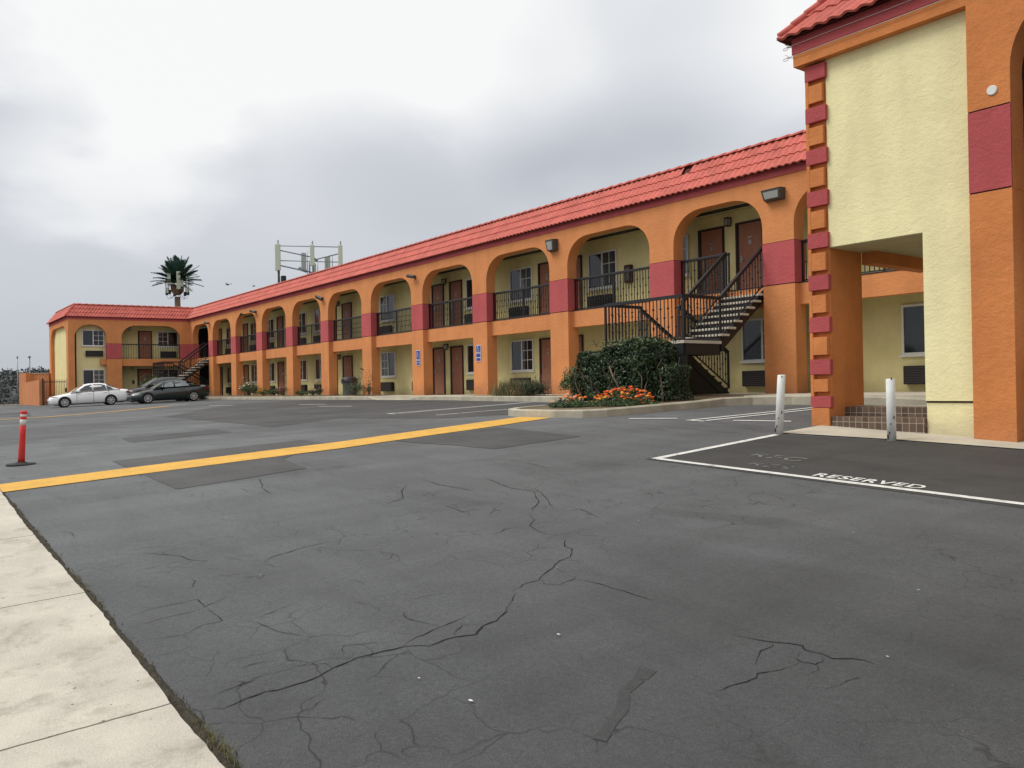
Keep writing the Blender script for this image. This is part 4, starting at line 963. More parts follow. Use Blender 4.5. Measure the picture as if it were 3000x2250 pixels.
HEDGE=leafm('hedge_leaf',(.008,.018,.010),(.065,.11,.04),.35)
BUSH=leafm('bush_leaf',(.03,.05,.018),(.17,.22,.075))
ROSEL=leafm('rose_leaf',(.02,.035,.015),(.10,.15,.045)); DRYL=leafm('dry_leaf',(.10,.07,.035),(.33,.26,.13),.8)
GRASS=leafm('ornamental_grass',(.10,.11,.05),(.36,.33,.17),.7)
MARL=leafm('marigold_leaf',(.015,.035,.015),(.10,.16,.05)); 
TWIG=mat('twig_bark',(.17,.13,.10),rough=.9,var=.3,vscale=20)
def leaf(mb,p,s_,rng,up=.3,mi=0,nrm=None):
    n=Vector((rng.gauss(0,1),rng.gauss(0,1),rng.gauss(up,1))).normalized()
    if nrm is not None: n=(n*.8+nrm).normalized()
    a=n.orthogonal().normalized(); a=(a*math.cos(rng.random()*6.3)+n.cross(a)*math.sin(rng.random()*6.3)).normalized(); b_=n.cross(a)
    w=s_*rng.uniform(.35,.5); l=s_*rng.uniform(.8,1.2); p=Vector(p)
    mb.add([p-a*l*.5,p+b_*w*.5+n*w*.15,p+a*l*.5,p-b_*w*.5+n*w*.15],[(0,1,2,3)],mi)
def lump_box(mb,x0,x1,y0,y1,z0,z1,n,s_,rng,amp=.10,fr=2.3,thick=.16,mi=0,round_=.35):
    """leaves near the surface of a clipped, lumpy box"""
    cx,cy,cz=(x0+x1)/2,(y0+y1)/2,(z0+z1)/2; hx,hy,hz=(x1-x0)/2,(y1-y0)/2,(z1-z0)/2
    for _ in range(n):
        f=rng.random(); A=[hy*hz,hx*hz,hx*hy*1.0]; t=rng.random()*sum(A)
        u=[rng.uniform(-1,1) for _ in range(3)]
        ax=0 if t<A[0] else 1 if t<A[0]+A[1] else 2
        u[ax]=1 if (ax==2 and rng.random()<.85) or rng.random()<.5 else -1
        d=Vector(u); pw=6.; ln=(abs(d.x)**pw+abs(d.y)**pw+abs(d.z)**pw)**(1/pw); q=d/ln
        p=Vector((cx+q.x*hx,cy+q.y*hy,cz+q.z*hz))
        k=math.sin(p.x*fr+1.3)*math.sin(p.y*fr*1.2+.4)+math.sin(p.z*fr*1.6+p.x*1.1)*.8+math.sin(p.x*7.1+p.z*5.3)*.45
        dirn=Vector((q.x/hx,q.y/hy,q.z/hz)).normalized()
        p+=dirn*(amp*k*.6-thick*rng.random()**1.6)
        leaf(mb,p,s_*rng.uniform(.7,1.3),rng,mi=mi,nrm=dirn*.6)
def blob(mb,c,r,n,s_,rng,up=.3,mi=0,fill=.5,amp=.2):
    c=Vector(c); r=Vector(r)
    for _ in range(n):
        d=Vector((rng.gauss(0,1),rng.gauss(0,1),rng.gauss(0,1))).normalized(); 
        if d.z<-.2: d.z*=-.5
        k=1+amp*(math.sin(d.x*5+c.x)*math.sin(d.y*6+1)+math.sin(d.z*7+c.y)*.6)
        rad=k*(1-fill*rng.random()**1.5); p=c+Vector((d.x*r.x,d.y*r.y,d.z*r.z))*rad
        leaf(mb,p,s_*rng.uniform(.6,1.3),rng,up,mi,nrm=d*.5)
rng=random.Random(11)
# hedge in front of the staircase
hd=thing('hedge','large dark green clipped hedge in the island in front of the staircase','hedge',(0,0,0))
mb=MB(); lump_box(mb,6.15,7.3,-4.55,-3.4,-.05,1.17,6000,.085,rng,amp=.12); lump_box(mb,6.9,8.75,-4.55,-3.35,-.05,1.24,10500,.085,rng,amp=.12); lump_box(mb,8.3,9.25,-4.4,-3.5,-.2,.75,2600,.08,rng,amp=.16); lump_box(mb,7.0,8.6,-4.8,-4.3,-.1,.9,3200,.08,rng,amp=.16)
mb.build('foliage',HEDGE,hd)
mb=MB()
for _ in range(500):
    x=rng.uniform(6.9,8.8); y=rng.uniform(-4.7,-3.4); leaf(mb,(x,y,1.2+rng.uniform(0,.16)),.07,rng,1)
mb.build('foliage',BUSH,hd)
mb=MB()
for _ in range(26):
    x=rng.uniform(6.2,9.1); y=rng.uniform(-4.7,-3.8); z=.0; p=[Vector((x,y,-.2))]
    for k in range(5): p.append(p[-1]+Vector((rng.gauss(0,.10),rng.gauss(-.02,.06),rng.uniform(.14,.26))))
    mb.tube(p,[.022,.018,.014,.011,.008,.004],5)
mb.tube([(8.3,-4.95,.15),(8.13,-5.0,.45),(7.98,-4.98,.7)],[.025,.02,.012],6); mb.tube([(8.13,-5.0,.4),(8.2,-5.02,.62)],[.014,.007],5)
mb.tube([(8.75,-3.9,.9),(9.0,-4.0,1.15),(9.12,-4.05,1.42)],[.012,.009,.004],5)
mb.build('branches',TWIG,hd)
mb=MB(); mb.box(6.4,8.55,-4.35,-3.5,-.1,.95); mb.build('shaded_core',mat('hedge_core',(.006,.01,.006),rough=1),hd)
h2=thing('shrub','pale green low shrub at the left end of the dark hedge','shrub')
mb=MB(); blob(mb,(5.98,-4.15,.28),(.42,.5,.48),3000,.065,rng,fill=.35,amp=.12); mb.build('foliage',BUSH,h2)
mb=MB(); 
for _ in range(10): mb.tube([(5.98+rng.gauss(0,.1),-4.15+rng.gauss(0,.1),-.15),(5.98+rng.gauss(0,.2),-4.15+rng.gauss(0,.2),.5)],[.012,.005],5)
mb.build('branches',TWIG,h2)
# marigolds
FLO=mat('orange_petal',(.85,.20,.03),rough=.6,var=.15,vscale=12); FLR=mat('red_orange_petal',(.70,.07,.03),rough=.6,var=.2,vscale=12); FLP=mat('pale_pink_petal',(.72,.42,.34),rough=.6); FLY=mat('golden_petal',(.88,.42,.04),rough=.6)
def flower(mb,p,r,rng,mi=0,n=9):
    p=Vector(p); nn=Vector((rng.gauss(0,.35),rng.gauss(-.3,.35),1)).normalized(); a=nn.orthogonal().normalized(); b_=nn.cross(a)
    for lay in range(2):
        rr=r*(1-.35*lay); 
        for k in range(n):
            t=2*math.pi*(k+.5*lay)/n; d=a*math.cos(t)+b_*math.sin(t); e=a*math.cos(t+.32)+b_*math.sin(t+.32); f=a*math.cos(t-.32)+b_*math.sin(t-.32)
            base=p+nn*r*.25*lay
            mb.add([base,base+f*rr*.7+nn*r*.2,base+d*rr+nn*r*.12*rng.random(),base+e*rr*.7+nn*r*.2],[(0,1,2,3)],mi)
def marigold(label,c,r,nl,nf,mats,seed):
    q=random.Random(seed); t=thing('marigold_bed',label,'flower bed',(0,0,0),0,'orange marigold clumps in the kerbed island')
    mb=MB(); cz=gh(c[0],c[1])+.12
    blob(mb,(c[0],c[1],cz),(r[0],r[1],r[2]),nl,.06,q,.8,fill=.6,amp=.25); mb.build('foliage',MARL,t)
    rest_=MB()
    for fi in range(nf):
        mb=MB() if fi<100 else rest_
        a=q.random()*6.28; rr=q.random()**.6; x=c[0]+r[0]*rr*math.cos(a); y=c[1]+r[1]*rr*math.sin(a); z=cz+r[2]*math.sqrt(max(0,1-rr*rr*.9))*1.05+q.gauss(.02,.025)
        flower(mb,(x,y,z),q.uniform(.032,.05),q,q.choices(range(len(mats)),weights=[5,3,2][:len(mats)])[0])
        if fi<100: mb.build('flower',mats,t)
    if rest_.f: rest_.build('flowers',mats,t)['kind']='stuff'
marigold('big mound of orange marigolds at the foot of the hedge',(8.95,-5.5),(.66,.60,.32),4200,125,[FLO,FLR,FLY],5)
marigold('smaller sparse marigold clump with orange flowers on its right, nearer the island tip',(8.0,-6.15),(.52,.40,.22),2600,34,[FLO,FLY,FLP],6)
# ornamental grass and small dark shrub in the planter by the column
t=thing('ornamental_grass','dry tufted ornamental grass in the planter under the ground floor window','grass clump')
mb=MB()
for k in range(1500):
    c=Vector((rng.gauss(.15,.42),rng.gauss(-1.75,.13),-.03)); d=Vector((rng.gauss(0,.32),rng.gauss(0,.3),1)).normalized(); L_=rng.uniform(.3,.72)*(1 if abs(c.x-.1)<.5 else .7)
    sag=Vector((d.x,d.y,0))*L_*.35; w=.008; s_=Vector((-d.y,d.x,0)).normalized()*w if (d.x or d.y) else Vector((w,0,0))
    p0=c;p1=c+d*L_*.55;p2=c+d*L_+sag-Vector((0,0,L_*.06)); mb.add([p0-s_,p0+s_,p1+s_*.8,p1-s_*.8,p2],[(0,1,2,3),(3,2,4)])
mb.build('blades',GRASS,t)
t=thing('shrub','small dark green shrub beside the dry grass clump','shrub')
mb=MB(); blob(mb,(1.35,-1.85,.12),(.5,.35,.42),2600,.06,rng,fill=.6,amp=.3); mb.build('foliage',leafm('shrub_leaf',(.012,.025,.012),(.07,.10,.035)),t)
mb=MB(); 
for _ in range(70): 
    x,y=1.5+rng.gauss(0,.3),-1.8+rng.gauss(0,.15); mb.tube([(x,y,0),(x+rng.gauss(0,.12),y+rng.gauss(0,.08),rng.uniform(.35,.75))],[.005,.002],4)
mb.build('twigs',TWIG,t)
t=thing('shrub','brownish straggly shrub between the dry grass and the dark shrub','shrub')
mb=MB(); blob(mb,(.75,-1.95,.02),(.5,.3,.33),1700,.05,rng,fill=.8,amp=.3); mb.build('foliage',DRYL,t)
mb=MB(); 
for _ in range(60): 
    x,y=.75+rng.gauss(0,.28),-1.9+rng.gauss(0,.12); mb.tube([(x,y,-.05),(x+rng.gauss(0,.12),y+rng.gauss(0,.08),rng.uniform(.2,.45))],[.005,.002],4)
mb.build('twigs',TWIG,t)
# rose bushes along the walkway
PET_W=mat('cream_petal',(.80,.72,.58),rough=.6); PET_R=mat('dark_red_petal',(.20,.01,.015),rough=.6); PET_Y=FLY; PET_P=mat('salmon_petal',(.75,.30,.18),rough=.6); PET_O=mat('peach_petal',(.85,.5,.25),rough=.6)
def bush(label,x,y,w,d,h,nl,lm,petals=None,nf=0,fs=.05,seed=1,tall=None,name='rose_bush',cat='rose bush',ls=.07):
    q=random.Random(seed); t=thing(name,label,cat,(x,y,0),0)
    mb=MB(); blob(mb,(0,0,h*.35),(w/2,d/2,h*.62),nl,ls,q,.3,fill=.75,amp=.3)
    stems=MB()
    for _ in range(int(8+w*10)):
        a=q.random()*6.28; r_=q.random()*.4; stems.tube([(0+q.gauss(0,w*.1),q.gauss(0,d*.1),-.04),(math.cos(a)*w*r_*.7,math.sin(a)*d*r_*.7,h*.5),(math.cos(a)*w*r_,math.sin(a)*d*r_,h*q.uniform(.6,.95))],[.012,.008,.004],5)
    if tall:
        for (tx,tz,n_) in tall:
            p=[Vector((tx*.6,0,.1))]
            for k in range(6): p.append(Vector((tx*.6+(tx*.4)*(k+1)/6+q.gauss(0,.03),q.gauss(0,.03),.1+(tz-.1)*(k+1)/6)))
            stems.tube(p,[.012,.011,.010,.008,.007,.005,.003],5)
            for k in range(n_):
                c=p[q.randrange(2,7)]; leaf(mb,c+Vector((q.gauss(0,.07),q.gauss(0,.06),q.gauss(0,.07))),ls,q)
    fo=mb; n0=len(fo.v); fo.v+=stems.v; fo.f+=[tuple(i+n0 for i in f) for f in stems.f]; fo.m+=[1]*len(stems.f); fo.sm+=stems.sm; fo.build('foliage',[lm,TWIG],t)
    if petals:
        for k in range(nf):
            if tall and k<len(tall): p=(tall[k][0],0,tall[k][1])
            else:
                a=q.random()*6.28; rr=math.sqrt(q.random()); p=(w*.48*rr*math.cos(a),-abs(d*.5*rr*math.sin(a)),h*(.95-.45*rr)+q.gauss(0,.04))
            mb=MB(); flower(mb,p,fs*q.uniform(.8,1.2),q,0,7); mb.build('flower',petals,t)
    return t
YB=-.95
bush('wide rose bush with cream white blooms at the far end of the walkway bed',-26.4,YB,2.3,.9,1.0,2600,ROSEL,PET_W,22,.075,21,[(-.85,1.12,10)])
bush('low bush topped with golden yellow flowers right of the white rose bush',-24.1,YB,.95,.7,.48,1000,BUSH,PET_Y,26,.06,22,name='flower_bush',cat='flower bush')
bush('low leafy green bush left of the tall reddish rose cane',-22.6,YB,1.2,.7,.5,1500,ROSEL,None,0,.05,23,name='shrub',cat='shrub')
bush('tall reddish rose cane climbing in front of a column',-21.3,YB,.9,.6,.75,500,leafm('reddish_leaf',(.12,.04,.03),(.30,.12,.08)),PET_P,14,.05,24,[(.35,1.55,60),(.2,1.2,40),(-.1,.95,20)])
bush('short green plant between two columns, alone on the walkway edge',-18.7,YB,.95,.6,.34,800,ROSEL,None,0,.05,25,name='shrub',cat='shrub')
bush('small leafy plant left of the peach rose',-17.3,YB,.7,.6,.42,650,ROSEL,None,0,.05,26,name='shrub',cat='shrub')
bush('small rose with one peach bloom beside the column left of the trash can',-16.6,YB,.5,.4,.55,380,leafm('grey_green_leaf',(.03,.035,.03),(.12,.13,.09)),PET_O,2,.075,27,[(-.28,.74,20)])
bush('tall straggly rose with a single dark red bloom beside the trash can',-12.6,YB,1.0,.7,.75,750,ROSEL,PET_R,1,.10,28,[(.62,1.17,35),(.2,.9,30)])
bush('thin green rose cane beside the window right of the red rose',-11.4,YB,.4,.4,.6,200,ROSEL,None,0,.05,29,[(.12,1.15,40),(.25,.95,50)])
t=thing('shrub','green bushes under the distant black staircase behind the parked cars','shrub')
mb=MB(); blob(mb,(-38.6,-3.4,.6),(.9,.9,.95),1500,.13,rng,fill=.6); mb.build('foliage',ROSEL,t)
# trash can
TC=mat('grey_trash_can',(.085,.095,.10),rough=.5,var=.08); TL=mat('dark_trash_lid',(.035,.03,.035),rough=.5)
t=thing('trash_can','grey round trash can with a dark domed lid on the walkway','trash can',(-14.05,-.55,0))
mb=MB(); mb.lathe([(.27,0),(.29,.03),(.33,.55),(.36,.56),(.36,.60),(.0,.60)],n=24); mb.build('can_body',TC,t)
mb=MB(); mb.lathe([(.375,.60),(.39,.62),(.38,.70),(.36,.78),(.30,.86),(.18,.91),(0,.93)],n=24); mb.build('lid',TL,t)
mb=MB(); mb.add([(-.14,-.375,.66),(.14,-.375,.66),(.13,-.365,.78),(-.13,-.365,.78)],[(0,1,2,3)]); mb.build('flap',DARK,t)
for k in range(0): pass
# delineator
RB=mat('red_delineator_plastic',(.62,.035,.03),rough=.45,var=.12,vscale=12,dirt=(-.75,-.4,(.12,.03,.02),.55)); RBB=mat('black_rubber_base',(.035,.034,.034),rough=.8); REF=mat('white_reflective_band',(.62,.62,.56),rough=.35,var=.1)
t=thing('delineator_post','red plastic delineator post with two white bands on a black rubber base','delineator post',(8.28,-16.5,gh(8.28,-16.5)))
lean=Matrix.Rotation(R(-3.5),4,Vector((.6,.8,0)).normalized().cross(Vector((0,0,1))))
mb=MB(); mb.lathe([(.185,0),(.185,.010),(.17,.020),(.09,.024),(.06,.04),(0,.04)],n=28); mb.v=[(x*1.0,y*1.0,z) for x,y,z in mb.v]; mb.build('base',RBB,t)
H=.745
mb=MB(); mb.lathe([(.045,.03),(.043,.10),(.037,.42),(.038,H-.155)],n=20); mb.lathe([(.039,H-.115),(.041,H-.11),(.041,H-.085),(.039,H-.08)],n=20); mb.lathe([(.039,H-.045),(.043,H-.035),(.043,H-.01),(.039,H),(.0,H)],n=20); mb.xf(lean).build('tube',RB,t)
for a,c in ((H-.155,H-.115),(H-.08,H-.045)):
    mb=MB(); mb.lathe([(.0384,a-.04 if a<H-.12 else a),(.0388,c)],n=20); mb.xf(lean).build('reflective_band',REF,t)
# ------------------------------------------------------------------ cars
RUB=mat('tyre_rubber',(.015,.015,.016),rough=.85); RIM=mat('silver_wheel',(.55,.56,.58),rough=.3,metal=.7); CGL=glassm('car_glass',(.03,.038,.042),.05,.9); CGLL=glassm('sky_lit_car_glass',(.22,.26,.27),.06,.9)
LAMPC=mat('clear_headlight',(.62,.64,.66),rough=.12,spec=.9); LAMPR=mat('red_tail_light',(.16,.012,.012),rough=.25); TRIM=mat('black_trim',(.02,.02,.022),rough=.5); CHR=mat('chrome_trim',(.5,.5,.5),rough=.2,metal=.9)
def car(name,label,cat,loc,heading,paint,prof,W=1.7,scale=1.,wheel=(.9,3.45),rw=.31,coupe=False,glassmat=None):
    """prof: body stations (x, z_bottom, z_shoulder, z_top, halfwidth); cabin: dict. x runs 0 (nose) to L (tail)"""
    body,cab,L_=prof; t=thing(name,label,cat,loc,heading); gm=glassmat or CGL
    def X(x): return (L_/2-x)*scale
    def body_ring(x,zb,zs,zt,hw):
        hw=hw*scale; zb,zs,zt=zb*scale,zs*scale,zt*scale
        pr=[(0,zb),(hw*.86,zb),(hw*.97,zb+.06*scale),(hw,zb+(zs-zb)*.45),(hw*.985,zs-.06*scale),(hw*.94,zs),(hw*.80,zt-.012*scale),(hw*.45,zt),(0,zt+.008*scale)]
        return [(X(x),y,z) for y,z in pr]+[(X(x),-y,z) for y,z in reversed(pr[1:-1])]
    mb=MB(); mb.rings([body_ring(*s_) for s_ in body],True,True,0,True); bd=mb.build('body',paint,t)
    # cabin: list of (x_bottom,z_bottom,x_top,z_top)
    hwb,hwt=cab['hwb']*scale,cab['hwt']*scale; B=cab['base']; T=cab['top']  # polylines nose->tail
    rings=[]
    for (xb,zb),(xt,zt) in zip(B,T):
        rings.append([(X(xb),hwb,zb*scale),(X(xb*.35+xt*.65),(hwb*.42+hwt*.58),(zb*.35+zt*.65)*scale),(X(xt),hwt,zt*scale),(X(xt),hwt*.55,(zt+.025)*scale),(X(xt),-hwt*.55,(zt+.025)*scale),(X(xt),-hwt,zt*scale),(X(xb*.35+xt*.65),-(hwb*.42+hwt*.58),(zb*.35+zt*.65)*scale),(X(xb),-hwb,zb*scale)])
    mb=MB(); mb.rings(rings,True,True,0,True); mb.build('roof',paint,t)
    # glass panels slightly proud
    def side(poly,nm='side_window',m=gm):
        for s_ in (1,-1):
            mb=MB(); vs=[]
            for x,z in poly:
                # width at that height
                zb=cab['zb'];zt=cab['zt']; f=max(0,min(1,(z-zb)/(zt-zb))); 
                f2=f/.65*.58 if f<.65 else .58+(f-.65)/.35*.42
                hw=hwb+(hwt-hwb)*f2+.011; vs.append((X(x),s_*hw,z*scale))
            n=len(vs); mb.add(vs,[tuple(range(n)) if s_<0 else tuple(reversed(range(n)))]); mb.build(nm,m,t)
    for p in cab['windows']: side(p)
    for nm,(x0,z0,x1,z1) in (('windscreen',cab['ws']),('rear_window',cab['rw'])):
        mb=MB(); n=Vector((-(z1-z0),0,(x1-x0))); n=Vector((abs(z1-z0)*(1 if nm=='windscreen' else -1),0,abs(x1-x0))).normalized()*.014
        a,c=hwb*.90,hwt*.93
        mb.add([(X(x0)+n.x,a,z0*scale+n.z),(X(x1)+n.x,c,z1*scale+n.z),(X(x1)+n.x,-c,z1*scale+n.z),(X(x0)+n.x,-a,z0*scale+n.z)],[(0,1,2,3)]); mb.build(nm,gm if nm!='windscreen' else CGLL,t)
    hw=W/2*scale
    for wx in wheel:
        for s_ in (1,-1):
            r=rw*scale; cx=X(wx)
            # dark arch
            mb=MB(); ra=r*1.17; pts=[(cx+ra*math.cos(a),s_*(hw+.004),r*1.02+ra*math.sin(a)) for a in [math.pi*k/14 for k in range(15)]]+[(cx-ra,s_*(hw+.004),.17*scale),(cx+ra,s_*(hw+.004),.17*scale)]
            mb.poly(pts if s_<0 else pts[::-1]); mb.build('wheel_arch',TRIM,t)
            mb=MB(); y0=s_*(hw-.17); y1=s_*(hw+.012); prof_=[(r*.93,y0),(r,y0+s_*.02),(r,y1-s_*.02),(r*.93,y1),(r*.68,y1),(r*.66,y1-s_*.05)]
            rings=[[(cx+rr*math.cos(2*math.pi*k/28),yy,r+rr*math.sin(2*math.pi*k/28)) for k in range(28)] for rr,yy in prof_]
            mb.rings(rings,True,True,0,True); wh=mb.build('wheel',RUB,t)
            mb=MB(); yy=y1-s_*.006
            ring=lambda rr,y_:[(cx+rr*math.cos(2*math.pi*k/28),y_,r+rr*math.sin(2*math.pi*k/28)) for k in range(28)]
            mb.rings([ring(r*.69,yy+s_*.004),ring(r*.69,yy+s_*.012),ring(r*.60,yy+s_*.010),ring(r*.60,yy-s_*.02)],False,False,0,False)
            ns=7
            for k in range(ns):
                a=2*math.pi*k/ns+.3; d=(math.cos(a),math.sin(a)); p=(-d[1],d[0])
                w0,w1=.035,.055
                mb.add([(cx+d[0]*r*.08+p[0]*w0*r*2,yy+s_*.012,r+d[1]*r*.08+p[1]*w0*r*2),(cx+d[0]*r*.63+p[0]*w1*r*2,yy+s_*.006,r+d[1]*r*.63+p[1]*w1*r*2),(cx+d[0]*r*.63-p[0]*w1*r*2,yy+s_*.006,r+d[1]*r*.63-p[1]*w1*r*2),(cx+d[0]*r*.08-p[0]*w0*r*2,yy+s_*.012,r+d[1]*r*.08-p[1]*w0*r*2)],[(0,1,2,3)])
            mb.rings([ring(r*.13,yy+s_*.006),ring(r*.12,yy+s_*.022)],False,True,0,False); mb.build('rim',RIM,wh)
    # door seams, handles, mirrors, lights
    mb=MB()
    for x,z0,z1 in cab['seams']:
        for s_ in (1,-1): mb.box(X(x)-.006,X(x)+.006,s_*(hw*.93) if s_>0 else -(hw+.004),(hw+.004) if s_>0 else -hw*.93,z0*scale,z1*scale)
    mb.build('door_seam',TRIM,t)
    for x,z in cab['handles']:
        mb=MB()
        for s_ in (1,-1): mb.cbox(X(x)-.09,X(x)+.09,min(s_*(hw-.04),s_*(hw+.015)),max(s_*(hw-.04),s_*(hw+.015)),z*scale-.018,z*scale+.018,.006)
        mb.build('door_handle',paint,t)
    mx,mz=cab['mirror']
    for s_ in (1,-1):
        mb=MB(); mb.cbox(X(mx)-.07,X(mx)+.06,min(s_*(hw*.9),s_*(hw+.16)),max(s_*(hw*.9),s_*(hw+.16)),mz*scale-.02,mz*scale+.11,.03); mb.build('mirror',paint,t)
    nz=cab['nose']
    for s_ in (1,-1):
        mb=MB(); y0,y1=s_*hw*.50,s_*hw*.93
        x0,x1,z0,z1=nz['hl']; mb.add([(X(x0)+.012,y0,z0*scale),(X(x0+.10)+.014,y1*.99,z0*scale),(X(x1),y1*1.03,(z0+.05)*scale),(X(x1),y1*.98,z1*scale),(X(x0+.16),y1*.93,(z1+.01)*scale),(X(x0+.10),y0,z1*scale)],[(0,1,2,3,4,5) if s_<0 else (5,4,3,2,1,0)]); mb.build('headlight',LAMPC,t)
        mb=MB(); y1=hw*.96; x0,x1,z0,z1=nz['tl']; mb.box(X(x1)-.015,X(x0),min(s_*hw*.62,s_*(y1+.006)),max(s_*hw*.62,s_*(y1+.006)),z0*scale,(z1-.04)*scale); mb.build('tail_light',LAMPR,t)
    mb=MB(); mb.box(X(0)-.06,X(-.012),-hw*.55,hw*.55,.30*scale,.40*scale); mb.box(X(.02)-.05,X(.03)+.03,-hw*.42,hw*.42,.55*scale,.62*scale); mb.build('grille',TRIM,t)
    mb=MB(); mb.box(X(.25),X(-.006),-hw*.86,hw*.86,.435*scale,.455*scale); mb.box(X(L_)-.008,X(L_-.25),-hw*.86,hw*.86,.45*scale,.47*scale); mb.build('bumper_strip',TRIM,t)
    mb=MB(); mb.box(X(L_)-.02,X(L_-.02),-.16,.16,.60*scale,.73*scale); mb.build('licence_plate',SIGNW,t)
    mb=MB(); mb.box(X(L_-.35),X(.35),-hw*.84,hw*.84,.14*scale,.24*scale); mb.build('underbody',TRIM,t)
    return t
SED=([(0,.30,.46,.56,.62),(.05,.22,.52,.62,.74),(.25,.19,.60,.70,.82),(.75,.19,.70,.80,.85),(1.35,.19,.80,.90,.85),(2.0,.19,.86,.93,.85),(3.0,.19,.88,.94,.85),(3.7,.19,.90,.97,.85),(4.15,.22,.88,.98,.83),(4.42,.26,.84,.95,.79),(4.50,.34,.70,.88,.70)],
 dict(base=[(1.18,.86),(1.55,.92),(2.3,.93),(3.1,.94),(3.55,.95),(3.98,.96)],top=[(1.22,.88),(1.95,1.33),(2.25,1.39),(2.85,1.40),(3.2,1.34),(3.92,.98)],hwb=.79,hwt=.57,zb=.93,zt=1.38,
  windows=[[(1.58,.955),(2.02,1.27),(2.38,1.34),(2.40,.965)],[(2.47,.965),(2.46,1.345),(2.90,1.34),(3.13,1.27),(3.20,.975)],[(3.26,.975),(3.20,1.25),(3.48,1.10),(3.58,.985)]],
  ws=(1.27,.925,1.93,1.335),rw=(3.24,1.325,3.88,1.0),seams=[(1.52,.3,.92),(2.435,.25,.95),(3.32,.42,.96)],handles=[(2.22,.80),(3.12,.82)],mirror=(1.62,.92),nose=dict(hl=(.03,.48,.55,.68),tl=(4.34,4.46,.72,.88))),4.5)
COU=([(0,.30,.44,.54,.60),(.05,.22,.50,.60,.72),(.25,.18,.57,.66,.81),(.8,.18,.66,.75,.85),(1.4,.18,.76,.85,.86),(2.0,.18,.82,.88,.86),(3.0,.18,.84,.90,.86),(3.7,.18,.86,.93,.86),(4.1,.22,.86,.95,.83),(4.35,.28,.80,.92,.78),(4.42,.36,.68,.86,.70)],
 dict(base=[(1.22,.82),(1.6,.87),(2.3,.885),(3.0,.90),(3.4,.91),(3.9,.93)],top=[(1.26,.84),(2.0,1.24),(2.25,1.285),(2.75,1.29),(3.1,1.23),(3.86,.95)],hwb=.79,hwt=.55,zb=.885,zt=1.28,
  windows=[[(1.66,.915),(2.06,1.18),(2.34,1.225),(2.36,.925)],[(2.44,.925),(2.42,1.235),(2.80,1.225),(3.02,1.16),(3.25,.95)]],
  ws=(1.31,.88,1.98,1.245),rw=(3.14,1.215,3.80,.965),seams=[(1.50,.3,.88),(2.95,.28,.92)],handles=[(2.75,.77)],mirror=(1.7,.88),nose=dict(hl=(.03,.55,.50,.62),tl=(4.15,4.38,.70,.84))),4.42)
def paintm(name,c,rough=.25):
    m=mat(name,c,rough=rough,spec=.6); b=m.node_tree.nodes['Principled BSDF']; b.inputs['Coat Weight'].default_value=.7; b.inputs['Coat Roughness'].default_value=.08; return m
WP=paintm('white_car_paint',(.90,.90,.90)); GP=paintm('dark_green_car_paint',(.003,.012,.012)); KP=paintm('black_car_paint',(.018,.018,.022))
def groundcar(x,y): return gh(x,y)+.0
def slope_rot(o,x,y,h):
    fx,fy=math.cos(h),math.sin(h); d=1.3; s_=(gh(x+fx*d,y+fy*d)-gh(x-fx*d,y-fy*d))/(2*d); o.rotation_euler=(0,-math.atan(s_),h)
h=R(-94); c1=car('parked_car','white four door sedan parked in front of the left wing of the motel','car',(-30.92,-8.6,groundcar(-30.92,-8.6)),h,WP,SED,wheel=(.85,3.42),scale=.91); slope_rot(c1,-30.92,-8.25,h)
h=R(-92); c2=car('parked_car','dark green two door coupe parked behind the white sedan','car',(-28.15,-4.95,groundcar(-28.15,-4.95)),h,GP,COU,wheel=(.88,3.44),scale=.96,coupe=True,glassmat=CGLL); slope_rot(c2,-28.15,-4.35,h)
h=R(-90); c3=car('parked_car','black sedan almost hidden behind the dark green coupe','car',(-31.0,-4.6,groundcar(-31,-4.6)),h,KP,SED,wheel=(.85,3.42),scale=1.04,glassmat=CGL)
# ------------------------------------------------------------------ left boundary walls, gate
OR2=stucco('orange_boundary_stucco',(.58,.24,.11))
t=thing('boundary_wall','orange stucco boundary wall with a tall end post left of the motel','wall')
mb=MB()
def vwall(mb,p,q,zp,zq,th,zb=-1.):
    p=Vector(p); q=Vector(q); d=(q-p).normalized(); n=Vector((-d.y,d.x))*th/2
    a=[p+n,q+n,q-n,p-n]; zt=[zp,zq,zq,zp]; mb.add([(v.x,v.y,zb) for v in a]+[(v.x,v.y,z) for v,z in zip(a,zt)],[(3,2,1,0),(4,5,6,7),(0,1,5,4),(1,2,6,5),(2,3,7,6),(3,0,4,7)])
vwall(mb,(-51.6,-9.45),(-50.3,-9.15),1.98,1.98,.5); mb.build('end_post',OR2,t)
mb=MB(); vwall(mb,(-50.6,-8.95),(-49.4,-7.9),1.92,1.92,.3); mb.build('high_panel',OR2,t)
mb=MB(); vwall(mb,(-49.9,-9.45),(-42.2,-9.42),1.22,1.33,.35); mb.build('low_panel',OR2,t)
mb=MB(); vwall(mb,(-50.6,-8.95),(-49.4,-7.9),1.97,1.97,.4,1.92); mb.build('coping',CONC,t)
t=thing('iron_gate','narrow black iron bar gate between the orange wall and the motel corner','gate')
mb=MB(); p=Vector((-42.0,-9.4)); q=Vector((-41.95,-8.0))
for k in range(15):
    c=p.lerp(q,k/14); mb.bar((c.x,c.y,-.4),(c.x,c.y,1.32 if 0<k<14 else 1.40),.022)
mb.build('bars',IRON,t)
mb=MB(); mb.bar((p.x,p.y,1.17),(q.x,q.y,1.17),.045); mb.bar((p.x,p.y,-.2),(q.x,q.y,-.2),.045); mb.box(p.x-.04,p.x+.04,p.y-.04,p.y+.04,-.5,1.42); mb.box(q.x-.05,q.x+.05,q.y-.07,q.y+.03,.45,.75); mb.build('gate_frame',IRON,t)
